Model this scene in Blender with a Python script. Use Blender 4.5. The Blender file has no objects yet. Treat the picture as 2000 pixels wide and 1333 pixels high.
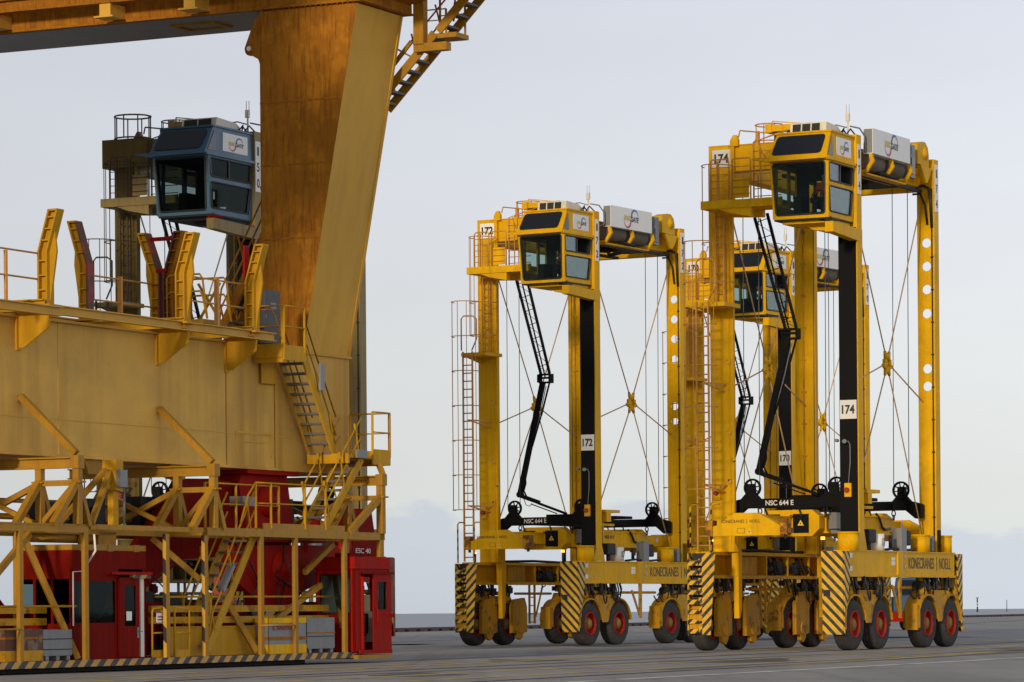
import bpy, bmesh, math, random
from mathutils import Vector, Matrix, Euler
from math import pi, sin, cos, radians, sqrt
random.seed(7)
S = bpy.context.scene
COL = S.collection
# ------------------------------------------------------------------ camera
cam = bpy.data.cameras.new('camera')
cam.sensor_width = 36.0
cam.lens = 127.72
cam.shift_y = 0.2616
cam.clip_start = 1.0
cam.clip_end = 20000.0
camo = bpy.data.objects.new('camera', cam)
camo.matrix_world = Matrix.Translation((0, 0, 1.2856)) @ Matrix.Rotation(pi / 2, 4, 'X') @ Matrix.Rotation(-0.0082, 4, 'Z')
COL.objects.link(camo)
S.camera = camo
# ------------------------------------------------------------------ light
SUN_AZ = radians(26.2 + 180 - 4)     # compass-like angle from +Y towards +X: sun stands behind the camera
SUN_EL = radians(13.0)
sun = bpy.data.lights.new('sun', 'SUN')
sun.energy = 2.3
sun.angle = radians(6.0)
sun.color = (1.0, 0.83, 0.58)
suno = bpy.data.objects.new('sun', sun)
sd = Vector((sin(SUN_AZ) * cos(SUN_EL), cos(SUN_AZ) * cos(SUN_EL), sin(SUN_EL)))
suno.rotation_euler = sd.to_track_quat('Z', 'Y').to_euler()
COL.objects.link(suno)
W = bpy.data.worlds.new('World')
S.world = W
W.use_nodes = True
S.view_settings.view_transform = 'Standard'
S.view_settings.look = 'None'
S.view_settings.gamma = 1.0
S.view_settings.exposure = 0.0


def world():
    nt = W.node_tree
    nt.nodes.clear()
    N = nt.nodes.new
    L = nt.links.new
    out = N('ShaderNodeOutputWorld')
    bg = N('ShaderNodeBackground')
    L(bg.outputs[0], out.inputs[0])
    sky = N('ShaderNodeTexSky')
    sky.sky_type = 'NISHITA'
    sky.sun_disc = False
    sky.sun_elevation = SUN_EL
    sky.sun_rotation = SUN_AZ
    sky.air_density = 1.0
    sky.dust_density = 2.0
    tc = N('ShaderNodeTexCoord')
    sep = N('ShaderNodeSeparateXYZ')
    L(tc.outputs['Generated'], sep.inputs[0])
    # cloud cover: pale veil, creamier and brighter low down, greyer aloft
    mp = N('ShaderNodeMapRange')
    mp.inputs[1].default_value = 0.0
    mp.inputs[2].default_value = 0.6
    L(sep.outputs[2], mp.inputs[0])
    rp = N('ShaderNodeValToRGB')
    e = rp.color_ramp.elements
    e[0].position = 0.0
    e[0].color = (0.66, 0.69, 0.71, 1)
    e[1].position = 1.0
    e[1].color = (0.19, 0.205, 0.24, 1)
    for p, c in ((0.045, (0.74, 0.765, 0.745, 1)), (0.11, (0.76, 0.78, 0.79, 1)), (0.19, (0.735, 0.76, 0.815, 1)), (0.28, (0.685, 0.71, 0.785, 1)), (0.36, (0.54, 0.56, 0.62, 1)), (0.55, (0.30, 0.32, 0.37, 1))):
        k = e.new(p)
        k.color = c
    L(mp.outputs[0], rp.inputs[0])
    # low cumulus bank along the horizon
    mpn = N('ShaderNodeMapping')
    mpn.inputs['Scale'].default_value = (22, 22, 60)
    L(tc.outputs['Generated'], mpn.inputs[0])
    nz = N('ShaderNodeTexNoise')
    nz.inputs['Scale'].default_value = 1.3
    nz.inputs['Detail'].default_value = 7
    nz.inputs['Roughness'].default_value = 0.55
    L(mpn.outputs[0], nz.inputs['Vector'])
    hb = N('ShaderNodeMapRange')
    hb.inputs[1].default_value = 0.004
    hb.inputs[2].default_value = 0.040
    hb.inputs[3].default_value = 0.42
    hb.inputs[4].default_value = -0.38
    L(sep.outputs[2], hb.inputs[0])
    ad = N('ShaderNodeMath')
    ad.operation = 'ADD'
    L(nz.outputs['Fac'], ad.inputs[0])
    L(hb.outputs[0], ad.inputs[1])
    th = N('ShaderNodeMapRange')
    th.inputs[1].default_value = 0.47
    th.inputs[2].default_value = 0.56
    L(ad.outputs[0], th.inputs[0])
    mx = N('ShaderNodeMixRGB')
    mx.inputs[2].default_value = (0.60, 0.65, 0.725, 1)
    sc = N('ShaderNodeMath')
    sc.operation = 'MULTIPLY'
    sc.inputs[1].default_value = 0.8
    L(th.outputs[0], sc.inputs[0])
    L(sc.outputs[0], mx.inputs[0])
    L(rp.outputs[0], mx.inputs[1])
    # brighter towards one side (thin cloud in the seaward quarter)
    dv = N('ShaderNodeVectorMath')
    dv.operation = 'DOT_PRODUCT'
    dv.inputs[1].default_value = (0.93, -0.35, 0.1)
    L(tc.outputs['Generated'], dv.inputs[0])
    dr = N('ShaderNodeMapRange')
    dr.inputs[1].default_value = -1
    dr.inputs[2].default_value = 1
    dr.inputs[3].default_value = 0.48
    dr.inputs[4].default_value = 1.85
    L(dv.outputs['Value'], dr.inputs[0])
    # faint broad unevenness of the overcast
    mpb = N('ShaderNodeMapping')
    mpb.inputs['Scale'].default_value = (5, 5, 16)
    L(tc.outputs['Generated'], mpb.inputs[0])
    nb = N('ShaderNodeTexNoise')
    nb.inputs['Scale'].default_value = 1.2
    nb.inputs['Detail'].default_value = 5
    nb.inputs['Roughness'].default_value = 0.5
    L(mpb.outputs[0], nb.inputs['Vector'])
    br = N('ShaderNodeMapRange')
    br.inputs[1].default_value = 0.3
    br.inputs[2].default_value = 0.7
    br.inputs[3].default_value = 0.965
    br.inputs[4].default_value = 1.05
    L(nb.outputs['Fac'], br.inputs[0])
    dm = N('ShaderNodeMath')
    dm.operation = 'MULTIPLY'
    L(br.outputs[0], dm.inputs[0])
    L(dr.outputs[0], dm.inputs[1])
    sv = N('ShaderNodeVectorMath')
    sv.operation = 'SCALE'
    L(mx.outputs[0], sv.inputs[0])
    L(dm.outputs[0], sv.inputs['Scale'])
    # a little of the clear sky above shows through
    s2 = N('ShaderNodeVectorMath')
    s2.operation = 'SCALE'
    s2.inputs['Scale'].default_value = 0.004
    L(sky.outputs[0], s2.inputs[0])
    a2 = N('ShaderNodeVectorMath')
    a2.operation = 'ADD'
    L(sv.outputs[0], a2.inputs[0])
    L(s2.outputs[0], a2.inputs[1])
    L(a2.outputs[0], bg.inputs[0])
    bg.inputs[1].default_value = 1.0


world()


# ------------------------------------------------------------------ materials
def newmat(name):
    m = bpy.data.materials.new(name)
    m.use_nodes = True
    nt = m.node_tree
    return m, nt, nt.nodes['Principled BSDF']


def paint(name, col, rough=0.5, dirt=(0.12, 0.07, 0.03), dirt_amt=0.35, streak=0.3, scale=1.0, metallic=0.0, var=0.12, spec=0.4, patch=None, patch_amt=0.0, stretch=(7, 7, 0.35), band=None):
    """painted steel: large tone variation, vertical run-off streaks, small dirt specks"""
    m, nt, b = newmat(name)
    N = nt.nodes.new
    L = nt.links.new
    tc = N('ShaderNodeTexCoord')
    oi = N('ShaderNodeObjectInfo')
    wo = N('ShaderNodeMath')
    wo.operation = 'MULTIPLY'
    wo.inputs[1].default_value = 37.0
    L(oi.outputs['Random'], wo.inputs[0])

    def noise(sc, detail, vec=None, rough_=0.55):
        n = N('ShaderNodeTexNoise')
        n.noise_dimensions = '4D'
        L(wo.outputs[0], n.inputs['W'])
        n.inputs['Scale'].default_value = sc
        n.inputs['Detail'].default_value = detail
        n.inputs['Roughness'].default_value = rough_
        L(vec if vec else tc.outputs['Object'], n.inputs['Vector'])
        return n

    def mrange(src, a, c_, lo, hi):
        r = N('ShaderNodeMapRange')
        r.inputs[1].default_value = a
        r.inputs[2].default_value = c_
        r.inputs[3].default_value = lo
        r.inputs[4].default_value = hi
        L(src, r.inputs[0])
        return r.outputs[0]
    n1 = noise(0.9 * scale, 4)
    v = mrange(n1.outputs['Fac'], 0.3, 0.7, 1 - var, 1 + var)
    sv = N('ShaderNodeVectorMath')
    sv.operation = 'SCALE'
    sv.inputs[0].default_value = col
    tone = N('ShaderNodeMath')
    tone.operation = 'MULTIPLY'
    L(mrange(oi.outputs['Random'], 0, 1, 0.93, 1.07), tone.inputs[0])
    L(v, tone.inputs[1])
    L(tone.outputs[0], sv.inputs['Scale'])
    cur = sv.outputs[0]
    if patch:
        n4 = noise(1.6 * scale, 6, rough_=0.65)
        pf = mrange(n4.outputs['Fac'], 0.62 - 0.25 * patch_amt, 0.68 - 0.2 * patch_amt, 0, 0.9)
        mp_ = N('ShaderNodeMixRGB')
        mp_.inputs[2].default_value = (*patch, 1)
        L(pf, mp_.inputs[0])
        L(cur, mp_.inputs[1])
        cur = mp_.outputs[0]
    if streak > 0:
        mp = N('ShaderNodeMapping')
        mp.inputs['Scale'].default_value = tuple(q * scale for q in stretch)
        L(tc.outputs['Object'], mp.inputs[0])
        n2 = noise(1.0, 5, mp.outputs[0], 0.6)
        sf = mrange(n2.outputs['Fac'], 0.47, 0.78, 0, streak)
        mx = N('ShaderNodeMixRGB')
        mx.inputs[2].default_value = (*dirt, 1)
        L(sf, mx.inputs[0])
        L(cur, mx.inputs[1])
        cur = mx.outputs[0]
    if band:
        sx = N('ShaderNodeSeparateXYZ')
        L(tc.outputs['Object'], sx.inputs[0])
        mpb = N('ShaderNodeMapping')
        mpb.inputs['Scale'].default_value = (0.01, 1.15, 0.03)
        L(tc.outputs['Object'], mpb.inputs[0])
        nb = noise(1.0, 4, mpb.outputs[0], 0.6)
        bf = mrange(nb.outputs['Fac'], 0.42, 0.66, 0, 0.75)
        ef = mrange(sx.outputs[1], band[0], band[1], 0.12, 1.0)
        zf = mrange(sx.outputs[2], 4.6, 7.6, 1.0, 0.55)
        mm = N('ShaderNodeMath')
        mm.operation = 'MULTIPLY'
        L(bf, mm.inputs[0])
        L(ef, mm.inputs[1])
        mm2 = N('ShaderNodeMath')
        mm2.operation = 'MULTIPLY'
        L(mm.outputs[0], mm2.inputs[0])
        L(zf, mm2.inputs[1])
        mxb = N('ShaderNodeMixRGB')
        mxb.inputs[2].default_value = (0.33, 0.135, 0.016, 1)
        L(mm2.outputs[0], mxb.inputs[0])
        L(cur, mxb.inputs[1])
        cur = mxb.outputs[0]
    if dirt_amt > 0:
        n3 = noise(5.0 * scale, 8, rough_=0.7)
        df = mrange(n3.outputs['Fac'], 0.52, 0.78, 0, dirt_amt)
        mx2 = N('ShaderNodeMixRGB')
        mx2.inputs[2].default_value = (*dirt, 1)
        L(df, mx2.inputs[0])
        L(cur, mx2.inputs[1])
        cur = mx2.outputs[0]
    L(cur, b.inputs['Base Color'])
    r_ = mrange(n1.outputs['Fac'], 0.3, 0.7, rough - 0.08, rough + 0.1)
    L(r_, b.inputs['Roughness'])
    b.inputs['Metallic'].default_value = metallic
    b.inputs['Specular IOR Level'].default_value = spec
    return m


def plain(name, col, rough=0.6, metallic=0.0, emit=None, es=0):
    m, nt, b = newmat(name)
    b.inputs['Base Color'].default_value = (*col, 1)
    b.inputs['Roughness'].default_value = rough
    b.inputs['Metallic'].default_value = metallic
    if emit:
        b.inputs['Emission Color'].default_value = (*emit, 1)
        b.inputs['Emission Strength'].default_value = es
    return m


def stripes(name, ca, cb, period, mode, dirt=(0.1, 0.06, 0.03), duty=0.5, ang=1.0, wear=0.3):
    """diagonal warning stripes from object coordinates"""
    m, nt, b = newmat(name)
    N = nt.nodes.new
    L = nt.links.new
    tc = N('ShaderNodeTexCoord')
    sep = N('ShaderNodeSeparateXYZ')
    L(tc.outputs['Object'], sep.inputs[0])

    def M(op, a, c_=None):
        n = N('ShaderNodeMath')
        n.operation = op
        for i, q in enumerate((a, c_)):
            if q is None:
                continue
            if isinstance(q, (int, float)):
                n.inputs[i].default_value = q
            else:
                L(q, n.inputs[i])
        return n.outputs[0]
    x, y, z = sep.outputs
    if mode == 'carrier':
        s = M('ADD', z, M('SUBTRACT', M('MULTIPLY', M('ABSOLUTE', x), ang), M('MULTIPLY', M('ABSOLUTE', y), ang)))
    elif mode == 'edge':
        s = M('SUBTRACT', M('MULTIPLY', z, ang), y)
    else:
        s = M('ADD', M('MULTIPLY', x, ang), M('SUBTRACT', z, M('MULTIPLY', y, ang)))
    nz = N('ShaderNodeTexNoise')
    nz.inputs['Scale'].default_value = 4.5
    nz.inputs['Detail'].default_value = 9
    nz.inputs['Roughness'].default_value = 0.7
    L(tc.outputs['Object'], nz.inputs['Vector'])
    s = M('ADD', s, M('MULTIPLY', nz.outputs['Fac'], 0.02))
    fr = M('FRACT', M('DIVIDE', M('ADD', s, 50.0), period))
    k = M('LESS_THAN', fr, duty)
    mx = N('ShaderNodeMixRGB')
    mx.inputs[1].default_value = (*ca, 1)
    mx.inputs[2].default_value = (*cb, 1)
    L(k, mx.inputs[0])
    r = N('ShaderNodeMapRange')
    r.inputs[1].default_value = 0.5
    r.inputs[2].default_value = 0.72
    r.inputs[4].default_value = wear
    L(nz.outputs['Fac'], r.inputs[0])
    m2 = N('ShaderNodeMixRGB')
    m2.inputs[2].default_value = (*dirt, 1)
    L(r.outputs[0], m2.inputs[0])
    L(mx.outputs[0], m2.inputs[1])
    L(m2.outputs[0], b.inputs['Base Color'])
    b.inputs['Roughness'].default_value = 0.55
    return m


def glass(name, tint, gloss=-0.1):
    m = bpy.data.materials.new(name)
    m.use_nodes = True
    nt = m.node_tree
    nt.nodes.clear()
    N = nt.nodes.new
    L = nt.links.new
    o = N('ShaderNodeOutputMaterial')
    t = N('ShaderNodeBsdfTransparent')
    t.inputs[0].default_value = (*tint, 1)
    g = N('ShaderNodeBsdfGlossy')
    g.inputs['Roughness'].default_value = 0.03
    f = N('ShaderNodeFresnel')
    f.inputs[0].default_value = 1.5
    mm = N('ShaderNodeMath')
    mm.operation = 'MULTIPLY'
    mm.inputs[1].default_value = 1.0 + gloss
    L(f.outputs[0], mm.inputs[0])
    mx = N('ShaderNodeMixShader')
    L(mm.outputs[0], mx.inputs[0])
    L(t.outputs[0], mx.inputs[1])
    L(g.outputs[0], mx.inputs[2])
    L(mx.outputs[0], o.inputs[0])
    return m


M = {}
M['yel'] = paint('yellow_paint', (0.81, 0.435, 0.003), 0.5, (0.30, 0.13, 0.015), 0.30, 0.32, spec=0.1, patch=(0.74, 0.40, 0.006), patch_amt=0.6)
M['yeld'] = paint('yellow_paint_grimy', (0.60, 0.30, 0.012), 0.6, (0.14, 0.07, 0.02), 0.5, 0.4, 1.6, patch=(0.24, 0.12, 0.03), patch_amt=0.25, spec=0.15)
M['yrust'] = paint('yellow_paint_scraped', (0.62, 0.30, 0.012), 0.6, (0.14, 0.05, 0.02), 0.5, 0.6, 2.0, patch=(0.16, 0.055, 0.025), patch_amt=0.8, spec=0.15)
M['ochre'] = paint('ochre_paint_weathered', (0.64, 0.36, 0.055), 0.55, (0.26, 0.11, 0.02), 0.22, 0.34, 0.22, var=0.12, spec=0.15)
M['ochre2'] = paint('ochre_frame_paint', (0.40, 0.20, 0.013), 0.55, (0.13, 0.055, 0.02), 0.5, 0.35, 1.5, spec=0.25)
M['rusty'] = paint('rust_streaked_paint', (0.44, 0.175, 0.014), 0.65, (0.13, 0.04, 0.007), 0.45, 0.95, 1.0, var=0.16, spec=0.08, stretch=(15, 15, 1.5), patch=(0.36, 0.135, 0.012), patch_amt=0.8)
M['cyel'] = paint('crane_yellow_paint', (0.56, 0.295, 0.014), 0.55, (0.24, 0.10, 0.015), 0.35, 0.4, 1.2, spec=0.12)
M['olive'] = paint('dull_tan_paint', (0.27, 0.195, 0.065), 0.55, (0.07, 0.05, 0.03), 0.45, 0.5, 1.0, var=0.2)
M['sill'] = paint('girder_paint', (0.68, 0.40, 0.08), 0.55, (0.27, 0.10, 0.015), 0.2, 0.55, 1.0, var=0.12, spec=0.12, stretch=(0.01, 1.6, 0.10), band=(8.0, 11.0))
M['raild'] = plain('dark_railing', (0.07, 0.045, 0.022), 0.6)
M['blue'] = paint('blue_paint', (0.050, 0.125, 0.20), 0.4, (0.08, 0.09, 0.09), 0.3, 0.3)
M['red'] = paint('red_paint', (0.34, 0.010, 0.005), 0.5, (0.10, 0.012, 0.006), 0.5, 0.55, spec=0.04)
M['redd'] = paint('dark_red_paint', (0.21, 0.008, 0.004), 0.6, (0.04, 0.008, 0.005), 0.6, 0.65, spec=0.03)
M['redrust'] = paint('red_rubbed_steel', (0.35, 0.03, 0.02), 0.5, (0.06, 0.03, 0.02), 0.7, 0.7, 1.5, patch=(0.09, 0.045, 0.025), patch_amt=0.9)
M['blk'] = paint('black_paint', (0.009, 0.009, 0.010), 0.6, (0.02, 0.016, 0.013), 0.3, 0.2, spec=0.06)
M['hose'] = plain('black_rubber_hose', (0.012, 0.012, 0.013), 0.5)
M['tyre'] = paint('tyre_rubber', (0.048, 0.044, 0.041), 0.85, (0.17, 0.14, 0.115), 0.6, 0.0, 1.2, var=0.25, spec=0.25)
M['rim'] = paint('red_rim_paint', (0.33, 0.020, 0.010), 0.6, (0.16, 0.08, 0.055), 0.75, 0.2, 2.0, spec=0.1)
M['hubm'] = paint('dusty_hub', (0.34, 0.20, 0.05), 0.7, (0.15, 0.10, 0.06), 0.7, 0.2, 2.5, spec=0.1)
M['olive_shaded'] = paint('shaded_tan_paint', (0.15, 0.105, 0.032), 0.6, (0.05, 0.035, 0.02), 0.5, 0.5, spec=0.1)  # darkened copy of the tan: shadow painted into left legs and top box
M['truckblue'] = paint('truck_blue_paint', (0.025, 0.075, 0.15), 0.45, (0.05, 0.05, 0.05), 0.3, 0.2)
M['drumrope'] = paint('greasy_wire_rope', (0.20, 0.165, 0.125), 0.6, (0.04, 0.03, 0.02), 0.5, 0, spec=0.2)
M['steeldark'] = paint('dark_cabinet_steel', (0.06, 0.06, 0.063), 0.5, (0.04, 0.03, 0.02), 0.4, 0.5, 1.0)
M['grey'] = paint('grey_metal', (0.22, 0.225, 0.23), 0.5, (0.1, 0.09, 0.07), 0.3, 0.3)
M['galv'] = paint('galvanised_steel', (0.20, 0.205, 0.21), 0.45, (0.09, 0.07, 0.05), 0.35, 0.4, 1.0, 0.3, var=0.2)
M['rustbin'] = paint('corroded_bin', (0.26, 0.20, 0.13), 0.7, (0.07, 0.03, 0.02), 0.6, 0.6, 1.5, patch=(0.10, 0.03, 0.015), patch_amt=1.0)
M['steel'] = paint('bare_rope_steel', (0.11, 0.115, 0.12), 0.5, (0.05, 0.04, 0.03), 0.3, 0, metallic=0.6)
M['rod'] = paint('tie_rod_paint', (0.64, 0.40, 0.20), 0.5, (0.2, 0.08, 0.04), 0.4, 0)
M['rail'] = paint('railing_paint', (0.60, 0.28, 0.05), 0.5, (0.25, 0.09, 0.05), 0.5, 0, 2.0)
M['white'] = paint('white_panel', (0.82, 0.80, 0.765), 0.5, (0.45, 0.38, 0.3), 0.15, 0.15, var=0.05)
M['cream'] = paint('cream_plastic', (0.72, 0.67, 0.55), 0.5, (0.3, 0.25, 0.18), 0.25, 0.25)
M['txt'] = plain('black_lettering', (0.012, 0.012, 0.012), 0.5)
M['txtw'] = plain('white_lettering', (0.72, 0.72, 0.70), 0.5)
M['txtr'] = plain('red_lettering', (0.33, 0.03, 0.03), 0.6)
M['txty'] = plain('yellow_lettering', (0.62, 0.55, 0.2), 0.6)
M['txtb'] = plain('blue_arc_print', (0.09, 0.12, 0.36), 0.5)
M['pink'] = plain('red_arc_print', (0.50, 0.06, 0.08), 0.5)
M['warn'] = plain('warning_yellow', (0.78, 0.55, 0.05), 0.5)
M['haz'] = stripes('hazard_stripes', (0.74, 0.42, 0.015), (0.016, 0.015, 0.014), 0.30, 'carrier', dirt=(0.22, 0.15, 0.08), duty=0.45, wear=0.7)
M['hazp'] = stripes('hazard_stripes_post', (0.62, 0.33, 0.03), (0.02, 0.018, 0.016), 0.75, 'post', duty=0.45, ang=0.9)
M['haze'] = stripes('hazard_stripes_edge', (0.52, 0.28, 0.05), (0.03, 0.025, 0.022), 0.50, 'edge', (0.16, 0.07, 0.03), duty=0.5, ang=1.2, wear=0.8)
M['glass'] = glass('cab_glass', (0.54, 0.66, 0.65), -0.5)
M['glassb'] = glass('booth_glass', (0.40, 0.47, 0.46), -0.93)
M['glassg'] = glass('grey_film_glass', (0.55, 0.66, 0.67), -0.3)
M['dglass'] = plain('dark_tinted_glass', (0.012, 0.014, 0.02), 0.12)
M['int'] = plain('cab_interior_grey', (0.02, 0.023, 0.023), 0.8)
M['amber'] = plain('amber_beacon', (0.9, 0.25, 0.02), 0.3, emit=(1.0, 0.28, 0.03), es=6.0)
M['redlamp'] = plain('red_lamp_lens', (0.35, 0.02, 0.012), 0.15)
M['dark'] = plain('dark_machinery', (0.018, 0.017, 0.016), 0.7)
M['orange'] = plain('orange_workwear', (0.80, 0.09, 0.02), 0.8)
M['navy'] = plain('navy_workwear', (0.02, 0.03, 0.06), 0.8)
M['skin'] = plain('skin', (0.55, 0.32, 0.23), 0.6)
M['hair'] = plain('dark_hair', (0.03, 0.02, 0.015), 0.7)
M['tread'] = paint('stair_tread_steel', (0.13, 0.12, 0.11), 0.6, (0.06, 0.04, 0.03), 0.4, 0)


SPLIT = {'tie_girder', 'door_track', 'valve_block', 'fluid_tank', 'stripe_marker', 'deck_cabinet', 'corner_flipper', 'track_rod', 'handrail', 'diagonal_stay', 'data_plate', 'mirror_housing', 'deck_piping', 'vent', 'gallery_edge_beam', 'fluorescent_lamp', 'grab_rail', 'work_lamp', 'red_spacer', 'walkway_beam', 'lifting_beam', 'telescopic_beam', 'suspension_chain', 'cable_run', 'leg_gusset', 'weld_seam', 'pump_unit', 'end_panel', 'machinery_box', 'leg_base', 'cable_conduit', 'notice_line', 'nameplate', 'railing', 'winch_machinery', 'roof_rail', 'cable_bundle', 'hydraulic_hose', 'hose', 'flange_plate'}
# ------------------------------------------------------------------ mesh builder
class MB:
    def __init__(s):
        s.v = []
        s.f = []
        s.mi = []
        s.sm = []

    def add(s, vs, fs, mi=0, smooth=False):
        o = len(s.v)
        s.v += [tuple(p) for p in vs]
        for f in fs:
            s.f.append([i + o for i in f])
            s.mi.append(mi)
            s.sm.append(smooth)
        return s

    def box(s, x0, x1, y0, y1, z0, z1, mi=0):
        vs = [(x, y, z) for z in (z0, z1) for y in (y0, y1) for x in (x0, x1)]
        return s.add(vs, [(0, 2, 3, 1), (4, 5, 7, 6), (0, 1, 5, 4), (2, 6, 7, 3), (0, 4, 6, 2), (1, 3, 7, 5)], mi)

    def prism(s, pts, axis, a, b, mi=0):
        def P(p, t):
            return {'x': (t, p[0], p[1]), 'y': (p[0], t, p[1]), 'z': (p[0], p[1], t)}[axis]
        n = len(pts)
        vs = [P(p, a) for p in pts] + [P(p, b) for p in pts]
        fs = [list(range(n))[::-1], [i + n for i in range(n)]] + [(i, (i + 1) % n, (i + 1) % n + n, i + n) for i in range(n)]
        return s.add(vs, fs, mi)

    def loft(s, A, B, mi=0):
        n = len(A)
        return s.add(list(A) + list(B), [list(range(n))[::-1], [i + n for i in range(n)]] + [(i, (i + 1) % n, (i + 1) % n + n, i + n) for i in range(n)], mi)

    def bar(s, p, q, w, h=None, up=(0, 0, 1), mi=0):
        h = h or w
        p = Vector(p)
        q = Vector(q)
        d = (q - p).normalized()
        up = Vector(up)
        if abs(d.dot(up)) > 0.98:
            up = Vector((0, 1, 0)) if abs(d.y) < 0.9 else Vector((1, 0, 0))
        r = d.cross(up).normalized() * (w / 2)
        u = r.cross(d).normalized() * (h / 2)
        A = [p - r - u, p + r - u, p + r + u, p - r + u]
        B = [x + (q - p) for x in A]
        return s.loft(A, B, mi)

    def ibeam(s, p, q, w, h, t=0.03, up=(0, 0, 1), mi=0):
        p = Vector(p)
        q = Vector(q)
        u = Vector(up)
        d = (q - p).normalized()
        if abs(d.dot(u)) > 0.98:
            u = Vector((0, 1, 0))
        u = (u - d * u.dot(d)).normalized()
        s.bar(p, q, t, h - 2 * t, u, mi)
        for k in (-1, 1):
            o = u * (k * (h - t) / 2)
            s.bar(p + o, q + o, w, t, u, mi)
        return s

    def cyl(s, p, q, r0, r1=None, n=12, mi=0, caps=True):
        r1 = r0 if r1 is None else r1
        p = Vector(p)
        q = Vector(q)
        d = (q - p).normalized()
        a = d.orthogonal().normalized()
        b = d.cross(a)
        A = [p + (a * cos(2 * pi * i / n) + b * sin(2 * pi * i / n)) * r0 for i in range(n)]
        B = [q + (a * cos(2 * pi * i / n) + b * sin(2 * pi * i / n)) * r1 for i in range(n)]
        s.add(A + B, [(i, (i + 1) % n, (i + 1) % n + n, i + n) for i in range(n)], mi, True)
        if caps:
            s.add(A, [list(range(n))[::-1]], mi)
            s.add(B, [list(range(n))], mi)
        return s

    def tube(s, pts, r, n=6, mi=0, closed=False):
        P = [Vector(p) for p in pts]
        m = len(P)
        rings = []
        for i in range(m):
            if closed:
                t = (P[(i + 1) % m] - P[i - 1]).normalized()
            else:
                t = (P[min(i + 1, m - 1)] - P[max(i - 1, 0)]).normalized()
            if i == 0:
                a = t.orthogonal().normalized()
            else:
                a = (a - t * a.dot(t))
                a = a.normalized() if a.length > 1e-6 else t.orthogonal().normalized()
            b = t.cross(a)
            rings += [P[i] + (a * cos(2 * pi * k / n) + b * sin(2 * pi * k / n)) * r for k in range(n)]
        fs = []
        for i in range(m if closed else m - 1):
            j = (i + 1) % m
            fs += [(i * n + k, i * n + (k + 1) % n, j * n + (k + 1) % n, j * n + k) for k in range(n)]
        s.add(rings, fs, mi, True)
        if not closed:
            s.add(rings[:n], [list(range(n))[::-1]], mi)
            s.add(rings[-n:], [list(range(n))], mi)
        return s

    def lathe(s, prof, c, axis='x', n=28, mi=0, a0=0.0, a1=2 * pi):
        """profile of (offset along axis, radius)"""
        full = abs(a1 - a0 - 2 * pi) < 1e-6
        m = n if full else n + 1
        vs = []
        for k in range(m):
            a = a0 + (a1 - a0) * k / n
            for (t, r) in prof:
                if axis == 'x':
                    vs.append((c[0] + t, c[1] + r * cos(a), c[2] + r * sin(a)))
                elif axis == 'y':
                    vs.append((c[0] + r * cos(a), c[1] + t, c[2] + r * sin(a)))
                else:
                    vs.append((c[0] + r * cos(a), c[1] + r * sin(a), c[2] + t))
        p = len(prof)
        fs = []
        for k in range(n):
            j = (k + 1) % m
            fs += [(k * p + i, k * p + i + 1, j * p + i + 1, j * p + i) for i in range(p - 1)]
        return s.add(vs, fs, mi, True)

    def holed(s, x0, x1, y0, y1, z0, z1, holes, r, mi=0, n=24):
        """plate facing y with round holes stacked along z (all at x centre cx)"""
        zs = z0
        for (cx, cz) in sorted(holes, key=lambda q: q[1]):
            hw = r + 0.03
            if cz - hw > zs + 1e-4:
                s.box(x0, x1, y0, y1, zs, cz - hw, mi)
            sq = []
            ci = []
            for k in range(n):
                a = 2 * pi * (k + 0.5) / n
                ca, sa = cos(a), sin(a)
                ci.append((cx + r * ca, cz + r * sa))
                t = min(((x1 - cx) if ca > 0 else (cx - x0)) / max(abs(ca), 1e-6), hw / max(abs(sa), 1e-6))
                sq.append((cx + t * ca, cz + t * sa))
            for k in range(n):
                j = (k + 1) % n
                for y in (y0, y1):
                    s.add([(sq[k][0], y, sq[k][1]), (sq[j][0], y, sq[j][1]), (ci[j][0], y, ci[j][1]), (ci[k][0], y, ci[k][1])], [(0, 1, 2, 3)], mi)
                s.add([(ci[k][0], y0, ci[k][1]), (ci[j][0], y0, ci[j][1]), (ci[j][0], y1, ci[j][1]), (ci[k][0], y1, ci[k][1])], [(0, 1, 2, 3)], mi)
            for xx in (x0, x1):
                s.add([(xx, y0, cz - hw), (xx, y1, cz - hw), (xx, y1, cz + hw), (xx, y0, cz + hw)], [(0, 1, 2, 3)], mi)
                # corner fills between the sampled outline and the rectangle corners
                sx = 1 if xx == x1 else -1
                for sz in (-1, 1):
                    cand = [p for p in sq if (p[0] - cx) * sx > 0 and (p[1] - cz) * sz > 0]
                    ex = max(cand, key=lambda p: (p[0] - cx) * sx - 1e-3 * abs(abs(p[1] - cz) - hw) + (abs(p[1] - cz)) * 1e-4)
                    on_side = [p for p in cand if abs(p[0] - xx) < 1e-5]
                    on_top = [p for p in cand if abs(abs(p[1] - cz) - hw) < 1e-5]
                    if on_side and on_top:
                        pa = max(on_side, key=lambda p: abs(p[1] - cz))
                        pb = max(on_top, key=lambda p: abs(p[0] - cx))
                        for y in (y0, y1):
                            s.add([(pa[0], y, pa[1]), (xx, y, cz + sz * hw), (pb[0], y, pb[1])], [(0, 1, 2)], mi)
            zs = cz + hw
        s.box(x0, x1, y0, y1, zs, z1, mi)
        return s

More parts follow.
